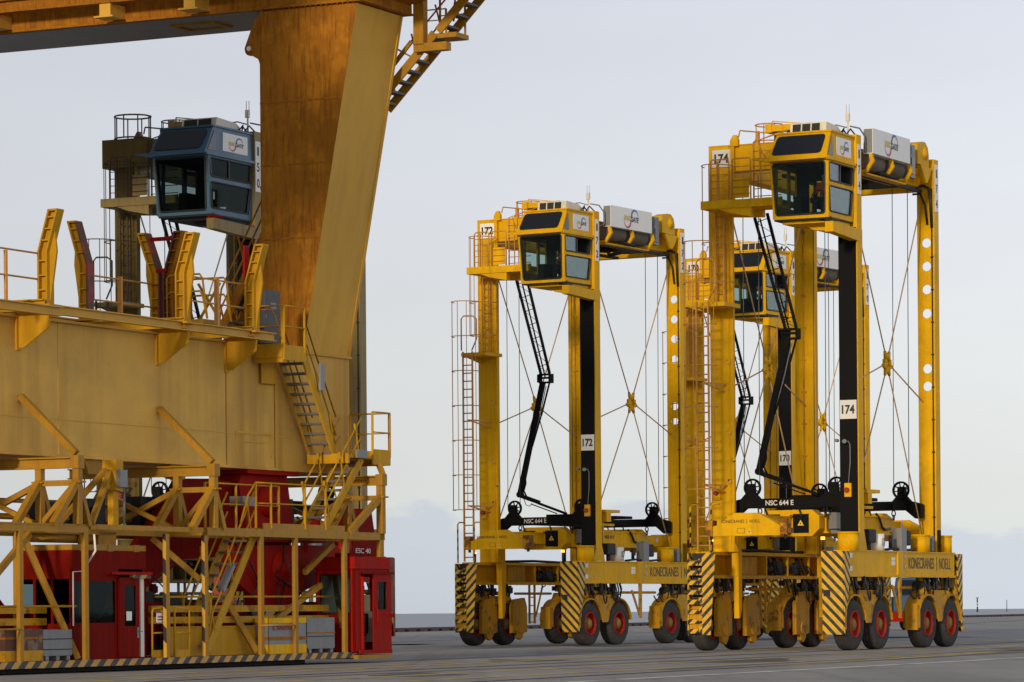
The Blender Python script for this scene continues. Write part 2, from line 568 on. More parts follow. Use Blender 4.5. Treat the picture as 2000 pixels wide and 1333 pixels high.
    def clusters(s):
        par = list(range(len(s.v)))

        def fd(a):
            while par[a] != a:
                par[a] = par[par[a]]
                a = par[a]
            return a
        for f in s.f:
            for q in f[1:]:
                par[fd(q)] = fd(f[0])
        bb = {}
        for i, p in enumerate(s.v):
            r = fd(i)
            b = bb.setdefault(r, [list(p), list(p)])
            for k in range(3):
                b[0][k] = min(b[0][k], p[k])
                b[1][k] = max(b[1][k], p[k])
        keys = list(bb)
        grp = {k: k for k in keys}

        def fg(a):
            while grp[a] != a:
                a = grp[a]
            return a
        for i, a in enumerate(keys):
            for c in keys[i + 1:]:
                if all(bb[a][0][k] - 0.03 <= bb[c][1][k] and bb[c][0][k] - 0.03 <= bb[a][1][k] for k in range(3)):
                    grp[fg(a)] = fg(c)
        out = {}
        for fi, f in enumerate(s.f):
            g = fg(fd(f[0]))
            m = out.setdefault(g, MB())
            m.add([s.v[i] for i in f], [list(range(len(f)))], s.mi[fi], s.sm[fi])
        return list(out.values())

    def build(s, name, mat, parent=None, bevel=0.0):
        if name in SPLIT:
            cl = s.clusters()
            if len(cl) > 1:
                return [c.build1(name, mat, parent, bevel) for c in cl][0]
        return s.build1(name, mat, parent, bevel)

    def build1(s, name, mat, parent=None, bevel=0.0):
        me = bpy.data.meshes.new(name)
        me.from_pydata(s.v, [], s.f)
        me.polygons.foreach_set('material_index', s.mi)
        me.polygons.foreach_set('use_smooth', s.sm)
        for m in (mat if isinstance(mat, (list, tuple)) else [mat]):
            me.materials.append(M[m] if isinstance(m, str) else m)
        bm = bmesh.new()
        bm.from_mesh(me)
        bmesh.ops.remove_doubles(bm, verts=bm.verts, dist=1e-5)
        bmesh.ops.recalc_face_normals(bm, faces=bm.faces)
        bm.to_mesh(me)
        bm.free()
        o = bpy.data.objects.new(name, me)
        COL.objects.link(o)
        if parent:
            o.parent = parent
        if bevel:
            b = o.modifiers.new('bevel', 'BEVEL')
            b.width = bevel
            b.segments = 2
            b.limit_method = 'ANGLE'
        return o


def tag(o, label, cat, group=None, kind=None):
    if label:
        o['label'] = label
    if cat:
        o['category'] = cat
    if group:
        o['group'] = group
    if kind:
        o['kind'] = kind
    return o


def thing(name, label, cat, loc=(0, 0, 0), rotz=0.0, group=None):
    o = bpy.data.objects.new(name, None)
    o.empty_display_size = 0.5
    COL.objects.link(o)
    o.location = loc
    o.rotation_euler = (0, 0, rotz)
    return tag(o, label, cat, group)


def copy_tree(o, parent=None):
    c = o.copy()
    COL.objects.link(c)
    c.parent = parent
    for ch in list(o.children):
        copy_tree(ch, c)
    return c


def text(body, o, right, up, mat, parent, w=None, h=None, bold=0.0, name='lettering', gap=1.0, depth=0.004):
    """raised lettering fitted to width w and height h (metres), centred on o; right x up points at the reader"""
    cu = bpy.data.curves.new(name, 'FONT')
    cu.body = body
    cu.size = 1.0
    cu.offset = bold
    cu.extrude = 0.02
    cu.space_character = gap
    to = bpy.data.objects.new(name, cu)
    me = bpy.data.meshes.new_from_object(to)
    bpy.data.objects.remove(to)
    bpy.data.curves.remove(cu)
    xs = [v.co.x for v in me.vertices]
    ys = [v.co.y for v in me.vertices]
    cx, cy = (min(xs) + max(xs)) / 2, (min(ys) + max(ys)) / 2
    W0, H0 = max(xs) - min(xs), max(ys) - min(ys)
    sy = h / H0 if h else w / W0
    sx = w / W0 if w else sy
    R = Vector(right).normalized()
    U = Vector(up).normalized()
    Nn = R.cross(U)
    O = Vector(o)
    for v in me.vertices:
        v.co = O + R * ((v.co.x - cx) * sx) + U * ((v.co.y - cy) * sy) + Nn * (depth * (1 if v.co.z > 0 else 0))
    me.materials.clear()
    me.materials.append(M[mat])
    me.name = name
    ob = bpy.data.objects.new(name, me)
    COL.objects.link(ob)
    ob.parent = parent
    return ob


def arcband(mb, o, right, up, r, w0, w1, a0, a1, mi=0, n=18, sq=1.0):
    """flat crescent: band from angle a0 to a1 whose width runs from w0 to w1"""
    R = Vector(right).normalized()
    U = Vector(up).normalized()
    O = Vector(o)
    vs = []
    for i in range(n + 1):
        t = i / n
        a = a0 + (a1 - a0) * t
        w = w0 + (w1 - w0) * t
        for rr in (r, r - w):
            vs.append(O + R * (cos(a) * rr * sq) + U * (sin(a) * rr))
    mb.add(vs, [(2 * i, 2 * i + 1, 2 * i + 3, 2 * i + 2) for i in range(n)], mi)


def logo(o, right, up, wid, parent):
    """two crescents with grey and yellow lettering across"""
    R = Vector(right).normalized()
    U = Vector(up).normalized()
    Nn = R.cross(U)
    O = Vector(o)
    k = wid
    m = MB()
    arcband(m, O + R * 0.24 * k + U * 0.05 * k, R, U, 0.27 * k, 0.11 * k, 0.012 * k, radians(185), radians(-15), 0, sq=0.95)
    arcband(m, O - R * 0.22 * k - U * 0.05 * k, R, U, 0.27 * k, 0.012 * k, 0.11 * k, radians(165), radians(365), 1, sq=0.95)
    g = m.build('logo', ['txtb', 'pink'], parent)
    text('msc', O - R * 0.25 * k + U * 0.01 * k + Nn * 0.002, R, U, 'txty', g, w=0.42 * k, h=0.17 * k, bold=0.03)
    text('GATE', O + R * 0.24 * k - U * 0.01 * k + Nn * 0.002, R, U + R * 0.2, 'txt', g, w=0.52 * k, h=0.17 * k, bold=0.02)
    return g
# ------------------------------------------------------------------ straddle carrier
# local axes: x = across (right side of the machine positive), y = along (towards the rear), z = up
def wheel(t, x, y, mats, face):
    """tyre, rim and hub; face = +1 when the visible dish points to +x"""
    R = 0.755
    w = MB()
    w.lathe([(-0.20, 0.40), (-0.215, 0.47), (-0.225, 0.60), (-0.215, 0.68), (-0.18, 0.735), (-0.10, R), (-0.062, R), (-0.055, R - 0.018), (-0.035, R - 0.018), (-0.028, R), (0.028, R), (0.035, R - 0.018), (0.055, R - 0.018), (0.062, R), (0.10, R), (0.18, 0.735), (0.215, 0.68), (0.225, 0.60), (0.215, 0.47), (0.20, 0.40)], (x, y, R), 'x', 36)
    o = w.build('wheel', mats['tyre'], t)
    r = MB()
    r.lathe([(0.20 * face, 0.405), (0.235 * face, 0.40), (0.235 * face, 0.37), (0.19 * face, 0.355), (0.14 * face, 0.33), (0.05 * face, 0.31), (0.04 * face, 0.20)], (x, y, R), 'x', 28)
    r.lathe([(-0.20 * face, 0.405), (-0.22 * face, 0.38), (-0.12 * face, 0.30), (-0.12 * face, 0.0)], (x, y, R), 'x', 20)
    for k in range(10):
        a = 2 * pi * k / 10
        r.cyl((x + 0.05 * face, y + 0.265 * cos(a), R + 0.265 * sin(a)), (x + 0.09 * face, y + 0.265 * cos(a), R + 0.265 * sin(a)), 0.018, n=6)
    r.build('rim', mats['rim'], o)
    h = MB()
    h.lathe([(0.02 * face, 0.215), (0.13 * face, 0.20), (0.15 * face, 0.19), (0.17 * face, 0.15), (0.20 * face, 0.14), (0.21 * face, 0.0)], (x, y, R), 'x', 20)
    for k in range(12):
        a = 2 * pi * k / 12
        h.cyl((x + 0.14 * face, y + 0.17 * cos(a), R + 0.17 * sin(a)), (x + 0.175 * face, y + 0.17 * cos(a), R + 0.17 * sin(a)), 0.013, n=6)
    h.build('hub', mats['hub'], o)
    return o


def arch(mb, x0, x1, y, z, r0, r1, a0=0.0, a1=pi, n=14):
    """mudguard arch as a solid band"""
    for i in range(n):
        A, B = a0 + (a1 - a0) * i / n, a0 + (a1 - a0) * (i + 1) / n
        q = [(y + r * cos(a), z + r * sin(a)) for r, a in ((r0, A), (r1, A), (r1, B), (r0, B))]
        mb.prism(q, 'x', x0, x1)


def ladder_mb(mb, u0, u1, v, z0, z1, r=0.022, step=0.28):
    for u in (u0, u1):
        mb.bar((u, v, z0), (u, v, z1), 0.045, 0.06, up=(0, 1, 0))
    z = z0 + 0.15
    while z < z1:
        mb.cyl((u0, v, z), (u1, v, z), r, n=6)
        z += step


def cage_mb(mb, uc, v, hw, dep, z0, z1, nring=4, r=0.016, nv=5):
    """hoops and uprights of a ladder cage bulging towards -y"""
    A = [pi + pi * i / 12 for i in range(13)]
    for k in range(nring):
        z = z0 + (z1 - z0) * k / (nring - 1)
        mb.tube([(uc + hw * cos(a), v + dep * sin(a), z) for a in A], r, 5)
    for k in range(nv):
        a = pi + pi * (k + 0.5) / nv
        mb.tube([(uc + hw * cos(a), v + dep * sin(a), z0), (uc + hw * cos(a), v + dep * sin(a), z1)], r * 0.8, 5)


def guard_rail(mb, pts, h=1.1, r=0.02, posts=True, mid=True):
    """hand rail with posts along a polyline of floor points"""
    P = [Vector(p) for p in pts]
    mb.tube([p + Vector((0, 0, h)) for p in P], r, 5)
    if mid:
        mb.tube([p + Vector((0, 0, h * 0.55)) for p in P], r * 0.8, 5)
    if posts:
        for p in P:
            mb.bar(p, p + Vector((0, 0, h)), 0.05, 0.03)


def sheave_mb(mb, x, y, z, r=0.26):
    mb.lathe([(-0.04, r - 0.01), (-0.04, r + 0.015), (-0.015, r - 0.02), (0.015, r - 0.02), (0.04, r + 0.015), (0.04, r - 0.01), (0.03, r - 0.045), (-0.03, r - 0.045), (-0.04, r - 0.01)], (x, y, z), 'y', 26)
    for k in range(8):
        a = 2 * pi * k / 8 + 0.2
        mb.bar((x + 0.05 * cos(a), y, z + 0.05 * sin(a)), (x + (r - 0.03) * cos(a), y, z + (r - 0.03) * sin(a)), 0.03, 0.035, up=(0, 1, 0))
    mb.cyl((x, y - 0.06, z), (x, y + 0.06, z), 0.07, n=12)


def triangle_sign(o, right, up, s, parent):
    R = Vector(right).normalized()
    U = Vector(up).normalized()
    Nn = R.cross(U)
    O = Vector(o)
    m = MB()
    q = [O + R * (-s / 2) - U * s * 0.42, O + R * (s / 2) - U * s * 0.42, O + U * s * 0.45]
    m.loft(q, [p + Nn * 0.004 for p in q], 0)
    c = [O - U * s * 0.1 + (R * cos(2 * pi * i / 10) + U * sin(2 * pi * i / 10)) * s * 0.12 + Nn * 0.005 for i in range(10)]
    m.loft(c, [p + Nn * 0.003 for p in c], 1)
    return m.build('warning_triangle', ['warn', 'txt'], parent)


def sticker(o, right, up, s, parent):
    R = Vector(right).normalized()
    U = Vector(up).normalized()
    Nn = R.cross(U)
    O = Vector(o)
    m = MB()
    for i, (r, mi) in enumerate(((s, 1), (s * 0.8, 0))):
        c = [O + Nn * (0.003 * (i + 1)) + (R * cos(2 * pi * k / 14) + U * sin(2 * pi * k / 14)) * r for k in range(14)]
        m.loft(c, [p + Nn * 0.002 for p in c], mi)
    m.bar(O - U * s * 0.45 + Nn * 0.009, O + U * s * 0.45 + Nn * 0.009, s * 0.35, 0.004, up=Nn, mi=2)
    return m.build('safety_sticker', ['white', 'pink', 'txt'], parent)


PAL_Y = dict(body='yel', grime='yeld', cab='yel', base='yel', tyre='tyre', rim='rim', hub='hubm', leg='yel', panel='blk', haz='haz', rail='rail')
PAL_O = dict(body='olive', grime='olive', cab='blue', base='red', tyre='tyre', rim='rim', hub='redd', leg='olive', panel='blk', haz='redrust', rail='raild')


def carrier(t, P, old=False):
    b = P['body']
    g = P['grime']
    # ---- travel units
    for sx in (-1, 1):
        for y in (-4.02, -1.95, 1.92, 3.92):
            wheel(t, sx * 2.25, y, P, 1 if sx > 0 else 1)
    for sx in (1, -1):
        x0, x1 = (1.98, 2.5) if sx > 0 else (-2.5, -1.98)
        for ya, yb in ((-4.02, -1.95), (1.92, 3.92)):
            m = MB()
            arch(m, x0, x1, ya, 0.76, 0.83, 0.875, radians(-8) if False else radians(8), radians(172))
            arch(m, x0, x1, yb, 0.76, 0.83, 0.875, radians(8), radians(172))
            yc = (ya + yb) / 2
            # web joining both arches
            m.prism([(ya + 0.87, 0.80), (yb - 0.87, 0.80), (yb - 0.80, 1.15), (yb - 0.55, 1.42), (yb - 0.35, 1.62), (ya + 0.35, 1.62), (ya + 0.55, 1.42), (ya + 0.80, 1.15)], 'x', x1 - 0.05 if sx > 0 else x0, x1 if sx > 0 else x0 + 0.05)
            m.prism([(ya - 0.83, 0.62), (ya - 0.74, 0.62), (ya - 0.74, 1.25), (ya - 0.83, 1.1)], 'x', x0, x1)
            if ya > 0:
                m.prism([(ya - 0.95, 0.55), (ya - 0.86, 0.55), (ya - 0.80, 1.2), (ya - 0.95, 1.35)], 'x', x0 + 0.1, x1 - 0.02)
            m.build('mudguard', g, t)
            # bogie swing unit with steering knuckles and hydraulics
            k = MB()
            k.box(sx * 2.2 - 0.22, sx * 2.2 + 0.22, yc - 0.55, yc + 0.55, 1.45, 1.75)
            for y in (ya, yb):
                k.cyl((sx * 2.2, y, 1.60), (sx * 2.2, y, 1.86), 0.26, 0.18, 14)
                k.bar((sx * 2.2, y, 1.9), (sx * 2.2, y, 2.2), 0.16, 0.2)
                k.prism([(y - 0.16, 1.2), (y + 0.16, 1.2), (y + 0.3, 1.65), (y - 0.3, 1.65)], 'x', sx * 2.2 - 0.12, sx * 2.2 + 0.12)
            k.cyl((sx * 2.2, yc - 0.9, 1.84), (sx * 2.2, yc + 0.9, 1.84), 0.07, n=8)
            k.build('steering_unit', g, t)
            h = MB()
            rr = random.Random(int(yc * 10) + 3 * sx)
            for q in range(15):
                y0 = yc + rr.uniform(-1.25, 1.15)
                y1 = y0 + rr.uniform(-0.7, 0.7)
                xx = sx * 2.2 + rr.uniform(-0.25, 0.3)
                lo = rr.uniform(1.42, 1.8)
                h.tube([(xx, y0, 2.16), (xx + 0.05, y0 + 0.04, 1.95), (xx + 0.09, y0 * 0.75 + y1 * 0.25, lo + 0.1), (xx + 0.1, (y0 + y1) / 2, lo), (xx + 0.07, y0 * 0.2 + y1 * 0.8, lo + 0.06), (xx, y1 + 0.05, 1.72)], 0.027, 5)
            k = MB()
            for q in range(7):
                y0 = yc + rr.uniform(-1.3, 1.1)
                xx = sx * 2.2 + rr.uniform(-0.25, 0.05)
                w_, hh = rr.uniform(0.12, 0.4), rr.uniform(0.1, 0.3)
                zz = rr.uniform(1.78, 2.12 - hh)
                if q % 2:
                    k.box(xx, xx + 0.2, y0, y0 + w_, zz, zz + hh)
                else:
                    k.cyl((xx, y0, zz + 0.1), (xx + 0.02, y0 + w_, zz + 0.1), hh * 0.45, n=10)
            for y in (yc - 0.75, yc - 0.1, yc + 0.8):
                k.box(sx * 2.2 + 0.12, sx * 2.2 + 0.22, y - 0.05, y + 0.05, 1.75, 2.15)
            k.build('valve_block', 'dark' if not old else 'redd', t)
            h.build('hydraulic_hose', 'hose', t)
    # tie rod linking the bogies and a hanging boarding step
    m = MB()
    for sx in (-1, 1):
        m.cyl((sx * 2.15, -1.3, 1.83), (sx * 2.15, 1.3, 1.83), 0.045, n=8)
    m.build('track_rod', g, t)
    m = MB()
    m.prism([(-0.42, 0.92), (-0.27, 0.92), (-0.25, 2.15), (-0.43, 2.15)], 'x', 2.40, 2.46)
    m.bar((2.42, -0.95, 1.9), (2.42, -0.35, 0.98), 0.06, 0.06)
    m.build('stop_bracket', g, t)
    m = MB()
    for y in (-0.35, 0.02):
        m.bar((-2.1, y, 0.75), (-2.1, y, 2.15), 0.07, 0.05)
    for z in (0.8, 1.1, 1.4, 1.7):
        m.bar((-2.1, -0.35, z), (-2.1, 0.02, z), 0.05, 0.04)
    m.bar((-2.1, 0.1, 1.0), (-2.1, 0.6, 2.1), 0.05, 0.05)
    m.build('boarding_step', g, t)
    # drive chain cases on the inner side of the far wheels
    for y in (-3.55, -1.45, 2.40, 4.15):
        m = MB()
        oct_ = [(y - 0.52, 0.42), (y - 0.20, 0.42), (y - 0.14, 0.25), (y + 0.06, 0.18), (y + 0.2, 0.3), (y + 0.26, 0.42), (y + 0.52, 0.46), (y + 0.52, 1.35), (y + 0.36, 1.68), (y - 0.34, 1.62), (y - 0.52, 1.38)]
        m.prism(oct_, 'x', -1.99, -1.86)
        m.cyl((-1.86, y, 0.62), (-1.81, y, 0.62), 0.2, n=16)
        for q in oct_[::2]:
            m.cyl((-1.86, q[0] * 0.93 + y * 0.07, q[1] * 0.93 + 0.06), (-1.845, q[0] * 0.93 + y * 0.07, q[1] * 0.93 + 0.06), 0.02, n=6)
        m.build('chain_case', g, t)
    # ---- chassis
    m = MB()
    for x0, x1 in ((2.0, 2.42),):
        m.box(x0, x1, -4.42, 4.37, 2.21, 2.88)
        m.box(x0 - 0.02, 2.47, -4.42, 4.37, 2.14, 2.21)
        m.box(x0 - 0.02, 2.45, -4.42, 4.37, 2.88, 2.92)
        m.box(2.42, 2.475, -0.56, -0.14, 2.21, 2.88)
        m.box(2.42, 2.435, -4.42, -4.3, 2.21, 2.88)
    if not old:
        sb = m.build('side_beam', P['base'], t)
        text('KONECRANES', (2.424, 1.50, 2.57), (0, 1, 0), (0, 0, 1), 'txt', sb, w=2.15, h=0.34, bold=0.004)
        text('|', (2.424, 2.80, 2.57), (0, 1, 0), (0, 0, 1), 'txt', sb, w=0.03, h=0.44)
        text('NOELL', (2.424, 3.52, 2.57), (0, 1, 0), (0, 0, 1), 'txt', sb, w=1.0, h=0.34, bold=-0.005)
        sticker((2.424, 0.12, 2.76), (0, 1, 0), (0, 0, 1), 0.075, sb)
        sticker((2.424, 0.12, 2.48), (0, 1, 0), (0, 0, 1), 0.075, sb)
        m = MB()
        for y, z, w_, h_ in ((-4.18, 2.76, 0.2, 0.14), (-4.18, 2.38, 0.2, 0.14), (-0.82, 2.68, 0.28, 0.10), (-0.82, 2.55, 0.28, 0.13)):
            m.box(2.42, 2.425, y - w_ / 2, y + w_ / 2, z - h_ / 2, z + h_ / 2)
        m.build('data_plate', 'white', sb)
    else:
        sb = m.build('side_beam', P['base'], t)
    # opposite chassis beam: open machinery frame
    m = MB()
    for z0, z1 in ((2.14, 2.24), (2.83, 2.93)):
        m.box(-2.45, -1.95, -4.42, 4.37, z0, z1)
    for y in (-4.3, -2.2, -0.12, 1.55, 3.25, 4.3):
        m.box(-2.42, -1.98, y - 0.04, y + 0.04, 2.24, 2.83)
    m.box(-2.46, -2.40, -4.42, 4.37, 2.24, 2.83)
    lb = m.build('side_beam', b, t)
    m = MB()
    m.box(-2.38, -2.02, -2.05, -0.78, 2.25, 2.80)
    m.box(-2.02, -2.0, -2.0, -1.42, 2.30, 2.78)
    m.box(-2.02, -2.0, -1.40, -0.85, 2.30, 2.78)
    m.build('battery_box', g, lb)
    m = MB()
    rr = random.Random(4)
    m.box(-2.3, -2.02, 0.5, 1.3, 2.3, 2.66)
    m.box(-2.3, -2.02, 1.75, 2.5, 2.3, 2.6)
    m.cyl((-2.15, -0.1, 2.45), (-2.15, 0.4, 2.45), 0.16)
    for q in range(10):
        y0 = rr.uniform(-0.1, 3.0)
        m.tube([(-2.05, y0, 2.78), (-2.0, y0 + 0.1, 2.55), (-2.02, y0 + rr.uniform(0.1, 0.5), 2.3)], 0.03, 5)
    for q in range(14):
        y0 = rr.uniform(-0.6, 3.4)
        z0 = rr.uniform(2.26, 2.6)
        if q % 2:
            m.box(-2.2, -2.02, y0, y0 + rr.uniform(0.1, 0.35), z0, z0 + rr.uniform(0.08, 0.2))
        else:
            m.tube([(-2.02, y0, z0), (-1.97, y0 + 0.15, z0 - 0.12), (-1.98, y0 + 0.4, z0 - 0.3), (-2.0, y0 + 0.6, z0 - 0.25)], 0.022, 5)
    m.build('pump_unit', 'dark', lb)
    # end cross pieces and tunnel-side gussets under the legs
    for y, dy in ((-3.0, 0.12), (3.6, 0.12)):
        m = MB()
        m.prism([(y - 0.14, 2.95), (y + 0.14, 2.95), (y + 0.12, 1.3), (y + 0.0, 0.95), (y - 0.1, 0.95)], 'x', -1.76, -1.60)
        m.box(-1.80, -1.62, y - 0.16, y + 0.16, 2.2, 4.0)
        m.build('leg_gusset', b, t)
    # ---- hazard-striped corner guards
    for sx in (-1, 1):
        for sy in (-1, 1):
            m = MB()
            y0 = sy * 4.9
            ys = sorted((y0, y0 - sy * 0.03))
            if sx < 0 and sy < 0:
                m.prism([(-1.98, 0.47), (-1.72, 0.47), (-1.55, 2.88), (-1.98, 2.88)], 'y', -4.93, -4.90)
                m.box(-2.44, -1.95, -4.62, -4.58, 0.47, 2.88, 1)
                m.box(-2.45, -2.42, -4.92, -4.5, 0.47, 2.88, 0)
                z = 0.52
                while z < 2.75:
                    m.prism([(-4.60, z), (-4.92, z), (-4.92, z + 0.13), (-4.60, z + 0.17)], 'x', -2.42, -2.12)
                    m.prism([(-4.60, z + 0.0), (-4.86, z), (-4.86, z + 0.2), (-4.60, z + 0.2)], 'x', -2.12, -1.98)
                    z += 0.285
            else:
                xa, xb, xc = (1.78, 1.83, 2.46)
                m.prism([(sx * xb, 0.47), (sx * xc, 0.47), (sx * xc, 2.88), (sx * xa, 2.88)], 'y', *ys)
                yy = (y0 - sy * 0.02, y0 - sy * 0.05, y0 - sy * 0.46)
                m.prism([(yy[0], 0.47), (yy[1], 0.47), (yy[2], 2.2), (yy[2], 2.88), (yy[0], 2.88)], 'x', sx * 2.465, sx * 2.495)
                if sx > 0 and sy < 0:
                    m.box(1.86, 2.06, -4.915, -4.90, 1.58, 1.76, 1)
            c = m.build('corner_guard', [P['haz'], 'dark'], t)
            if sx > 0 and sy > 0:
                q = MB()
                q.prism([(4.4, 0.8), (4.83, 0.8), (4.83, 2.2), (4.4, 2.2)], 'x', 2.30, 2.46)
                q.build('skirt', g, c)
    # ---- legs
    zt = 15.0
    m = MB()
    m.box(-2.36, -1.72, -3.35, -2.98, 2.93, zt)
    m.box(-1.72, -1.62, -3.33, -3.27, 2.93, 14.2)
    m.prism([(-1.72, 2.93), (-1.5, 2.93), (-1.72, 3.4)], 'y', -3.3, -3.2)
    fl = m.build('leg', P['leg'] if not old else 'olive_shaded', t)
    m = MB()
    m.cyl((-1.62, -3.36, 2.6 + 3), (-1.62, -3.36, 2.72 + 3), 0.05, n=8)
    for z in (5.05, 6.5, 8.6):
        m.box(-1.80, -1.70, -3.40, -3.35, z - 0.09, z + 0.03)
    m.build('stripe_marker', P['haz'], fl)
    m = MB()
    m.box(1.77, 2.36, -3.35, -2.98, 2.93, 15.06)
    m.prism([(1.77, 2.93), (1.6, 2.93), (1.77, 3.3)], 'y', -3.3, -3.1)
    m.prism([(-3.35, 2.93), (-3.55, 2.93), (-3.35, 3.5)], 'x', 2.33, 2.36)
    m.prism([(-2.98, 2.93), (-2.75, 2.93), (-2.98, 3.5)], 'x', 2.33, 2.36)
    fr = m.build('leg', P['leg'], t)
    m = MB()
    m.box(1.77, 2.325, -3.37, -3.35, 3.0, 12.35)
    m.build('black_panel', P['panel'], fr)
    m = MB()
    m.holed(1.80, 2.36, 3.0, 3.03, 2.93, 15.0, [] if old else [(2.10, z) for z in (12.44, 11.72, 11.01, 10.27, 8.57, 8.03)], 0.145)
    m.box(2.33, 2.36, 3.03, 3.38, 2.93, 15.0)
    m.box(1.80, 1.83, 3.03, 3.16, 2.93, 15.0)
    m.box(1.80, 2.36, 3.03, 3.38, 2.93, 3.6)
    rr_ = m.build('leg', P['leg'], t)
    m = MB()
    m.tube([(2.29, 2.97, 2.95), (2.29, 2.97, 14.1)], 0.022, 5)
    for z in range(4, 14, 1):
        m.box(2.24, 2.33, 2.96, 3.0, z - 0.02, z + 0.02)
    m.tube([(1.75, 2.9, 14.15), (2.05, 2.9, 14.2), (2.24, 2.9, 14.1), (2.28, 2.9, 13.7), (2.29, 2.96, 12.9)], 0.045, 6)
    m.tube([(1.7, 2.9, 13.95), (1.95, 2.9, 13.95), (2.1, 2.9, 13.6), (2.15, 2.95, 13.0)], 0.035, 6)
    m.build('cable_run', 'hose', rr_)
    m = MB()
    m.box(-2.30, -1.69, 3.0, 3.38, 2.93, zt)
    m.box(-1.69, -1.63, 3.02, 3.08, 2.93, 14.0)
    rl = m.build('leg', P['leg'] if not old else 'olive_shaded', t)
    m = MB()
    m.tube([(-2.0, 2.97, 2.95), (-2.0, 2.97, 14.0)], 0.025, 5)
    for z in range(4, 14, 1):
        m.box(-2.08, -1.92, 2.95, 3.0, z - 0.02, z + 0.02)
    m.build('cable_run', g, rl)
    # ---- portal top
    m = MB()
    m.box(-2.34, 1.77, -3.33, -2.93, 14.22, 14.98)
    m.box(-2.36, 1.77, -3.36, -2.90, 14.98, 15.01)
    m.box(-0.83, -0.70, -3.40, -3.33, 14.22, 15.02)
    m.build('top_cross_beam', b, t)
    m = MB()
    m.box(-2.34, 1.80, 3.02, 3.34, 14.05, 14.90)
    m.build('top_cross_beam', b, t)
    for x0, x1 in ((-2.3, -1.9), (1.45, 1.85)):
        m = MB()
        m.box(x0, x1, -2.93, 3.0, 14.2, 14.85)
        m.box(x0 - 0.05, x1 + 0.05, -2.93, 3.0, 14.16, 14.2)
        m.build('top_side_beam', b, t)
    m = MB()
    rr = random.Random(11)
    m.box(0.4, 1.4, -2.2, 2.4, 14.12, 14.45)
    for q in range(12):
        y0 = rr.uniform(-2.7, 2.4)
        x0 = rr.uniform(0.2, 2.1)
        m.cyl((x0, y0, rr.uniform(13.98, 14.2)), (x0 + rr.uniform(-0.2, 0.5), y0 + rr.uniform(0.2, 0.8), rr.uniform(13.98, 14.2)), rr.uniform(0.04, 0.11), n=8)
    m.box(1.9, 2.0, -2.9, 2.9, 13.98, 14.08)
    m.box(-0.2, -0.1, -2.9, 2.9, 14.0, 14.1)
    m.build('winch_machinery', 'dark', t)
    # ---- winch drums in their yellow cage, name board, switch box, rope guide
    for k, y in enumerate((-1.55, 0.05)):
        m = MB()
        m.cyl((2.05, y - 0.68, 14.42), (2.05, y + 0.68, 14.42), 0.235, n=22)
        for q in range(13):
            yy = y - 0.6 + q * 0.1
            m.lathe([(-0.03, 0.235), (0.0, 0.275), (0.03, 0.235)], (2.05, yy, 14.42), 'y', 22)
        m.build('winch_drum', 'drumrope', t)
    m = MB()
    for y in (-2.34, -0.74, 0.78):
        hexa = [(1.75, 14.02), (2.30, 14.05), (2.52, 14.36), (2.46, 14.60), (2.36, 14.60), (2.40, 14.38), (2.24, 14.14), (1.75, 14.12)]
        m.prism(hexa, 'y', y - 0.05, y + 0.05)
    m.box(1.78, 2.3, -2.34, 0.78, 14.0, 14.04)
    m.build('drum_guard', b, t)
    m = MB()
    m.box(2.20, 2.50, -2.40, 0.63, 14.60, 15.34, 0)
    m.box(2.195, 2.20, -2.38, 0.61, 14.62, 15.32, 1)
    m.box(2.22, 2.48, -2.41, -2.40, 14.62, 15.32, 1)
    nb = m.build('name_board', ['white', 'grey'], t)
    logo((2.503, -0.93, 14.98), (0, 1, 0), (0, 0, 1), 1.10, nb)
    m = MB()
    m.box(2.0, 2.36, 1.05, 1.42, 14.25, 15.25)
    m.box(2.36, 2.37, 1.10, 1.37, 14.95, 15.18)
    m.build('switch_box', 'galv', t)
    m = MB()
    m.box(2.361, 2.38, 1.10, 1.37, 14.35, 14.85)
    m.build('switch_window', 'dglass', t)
    m = MB()
    prof = [(1.78, 14.75), (2.74, 14.72), (2.74, 15.1), (2.66, 15.32), (2.45, 15.46), (2.2, 15.46), (2.0, 15.40), (1.78, 15.36)]
    m.prism(prof, 'x', 1.88, 2.30)
    m.prism([(1.95, 14.72), (2.85, 14.70), (2.72, 14.45), (2.5, 14.22), (2.42, 14.22)], 'x', 2.20, 2.34)
    m.lathe([(0.0, 0.2), (0.03, 0.2), (0.03, 0.12), (0.06, 0.12), (0.06, 0.0)], (2.30, 2.42, 15.12), 'x', 18)
    m.build('rope_guide', b, t)
    # ---- braces: cast node with tie rods on each long side
    for sx in (-1, 1):
        x = sx * 1.95
        y0 = 0.0
        z0 = 8.57
        m = MB()
        ends = [(y0 - 0.13, z0 + 0.27, -2.75, 13.2), (y0 + 0.13, z0 + 0.27, 2.85, 13.5), (y0 - 0.13, z0 - 0.27, -2.85, 4.2), (y0 + 0.13, z0 - 0.27, 2.85, 3.4), (y0 - 0.28, z0 - 0.06, -2.95, 7.8), (y0 + 0.28, z0 - 0.06, 3.0, 7.55)]
        for (ya, za, yb, zb) in ends:
            ln = math.hypot(yb - ya, zb - za)
            dy, dz = (yb - ya) / ln, (zb - za) / ln
            m.cyl((x, ya - dy * 0.18, za - dz * 0.18), (x, ya + dy * 0.10, za + dz * 0.10), 0.095, 0.045, 8)
        for k in range(2):
            m.box(x - 0.05, x + 0.05, y0 - 0.13, y0 + 0.13, z0 + (0.10 if k else -0.26), z0 + (0.26 if k else -0.10))
        for sy in (-1, 1):
            m.box(x - 0.05, x + 0.05, y0 + sy * 0.17 - 0.08, y0 + sy * 0.17 + 0.08, z0 - 0.16, z0 + 0.12)
        nd = m.build('brace_node', b, t)
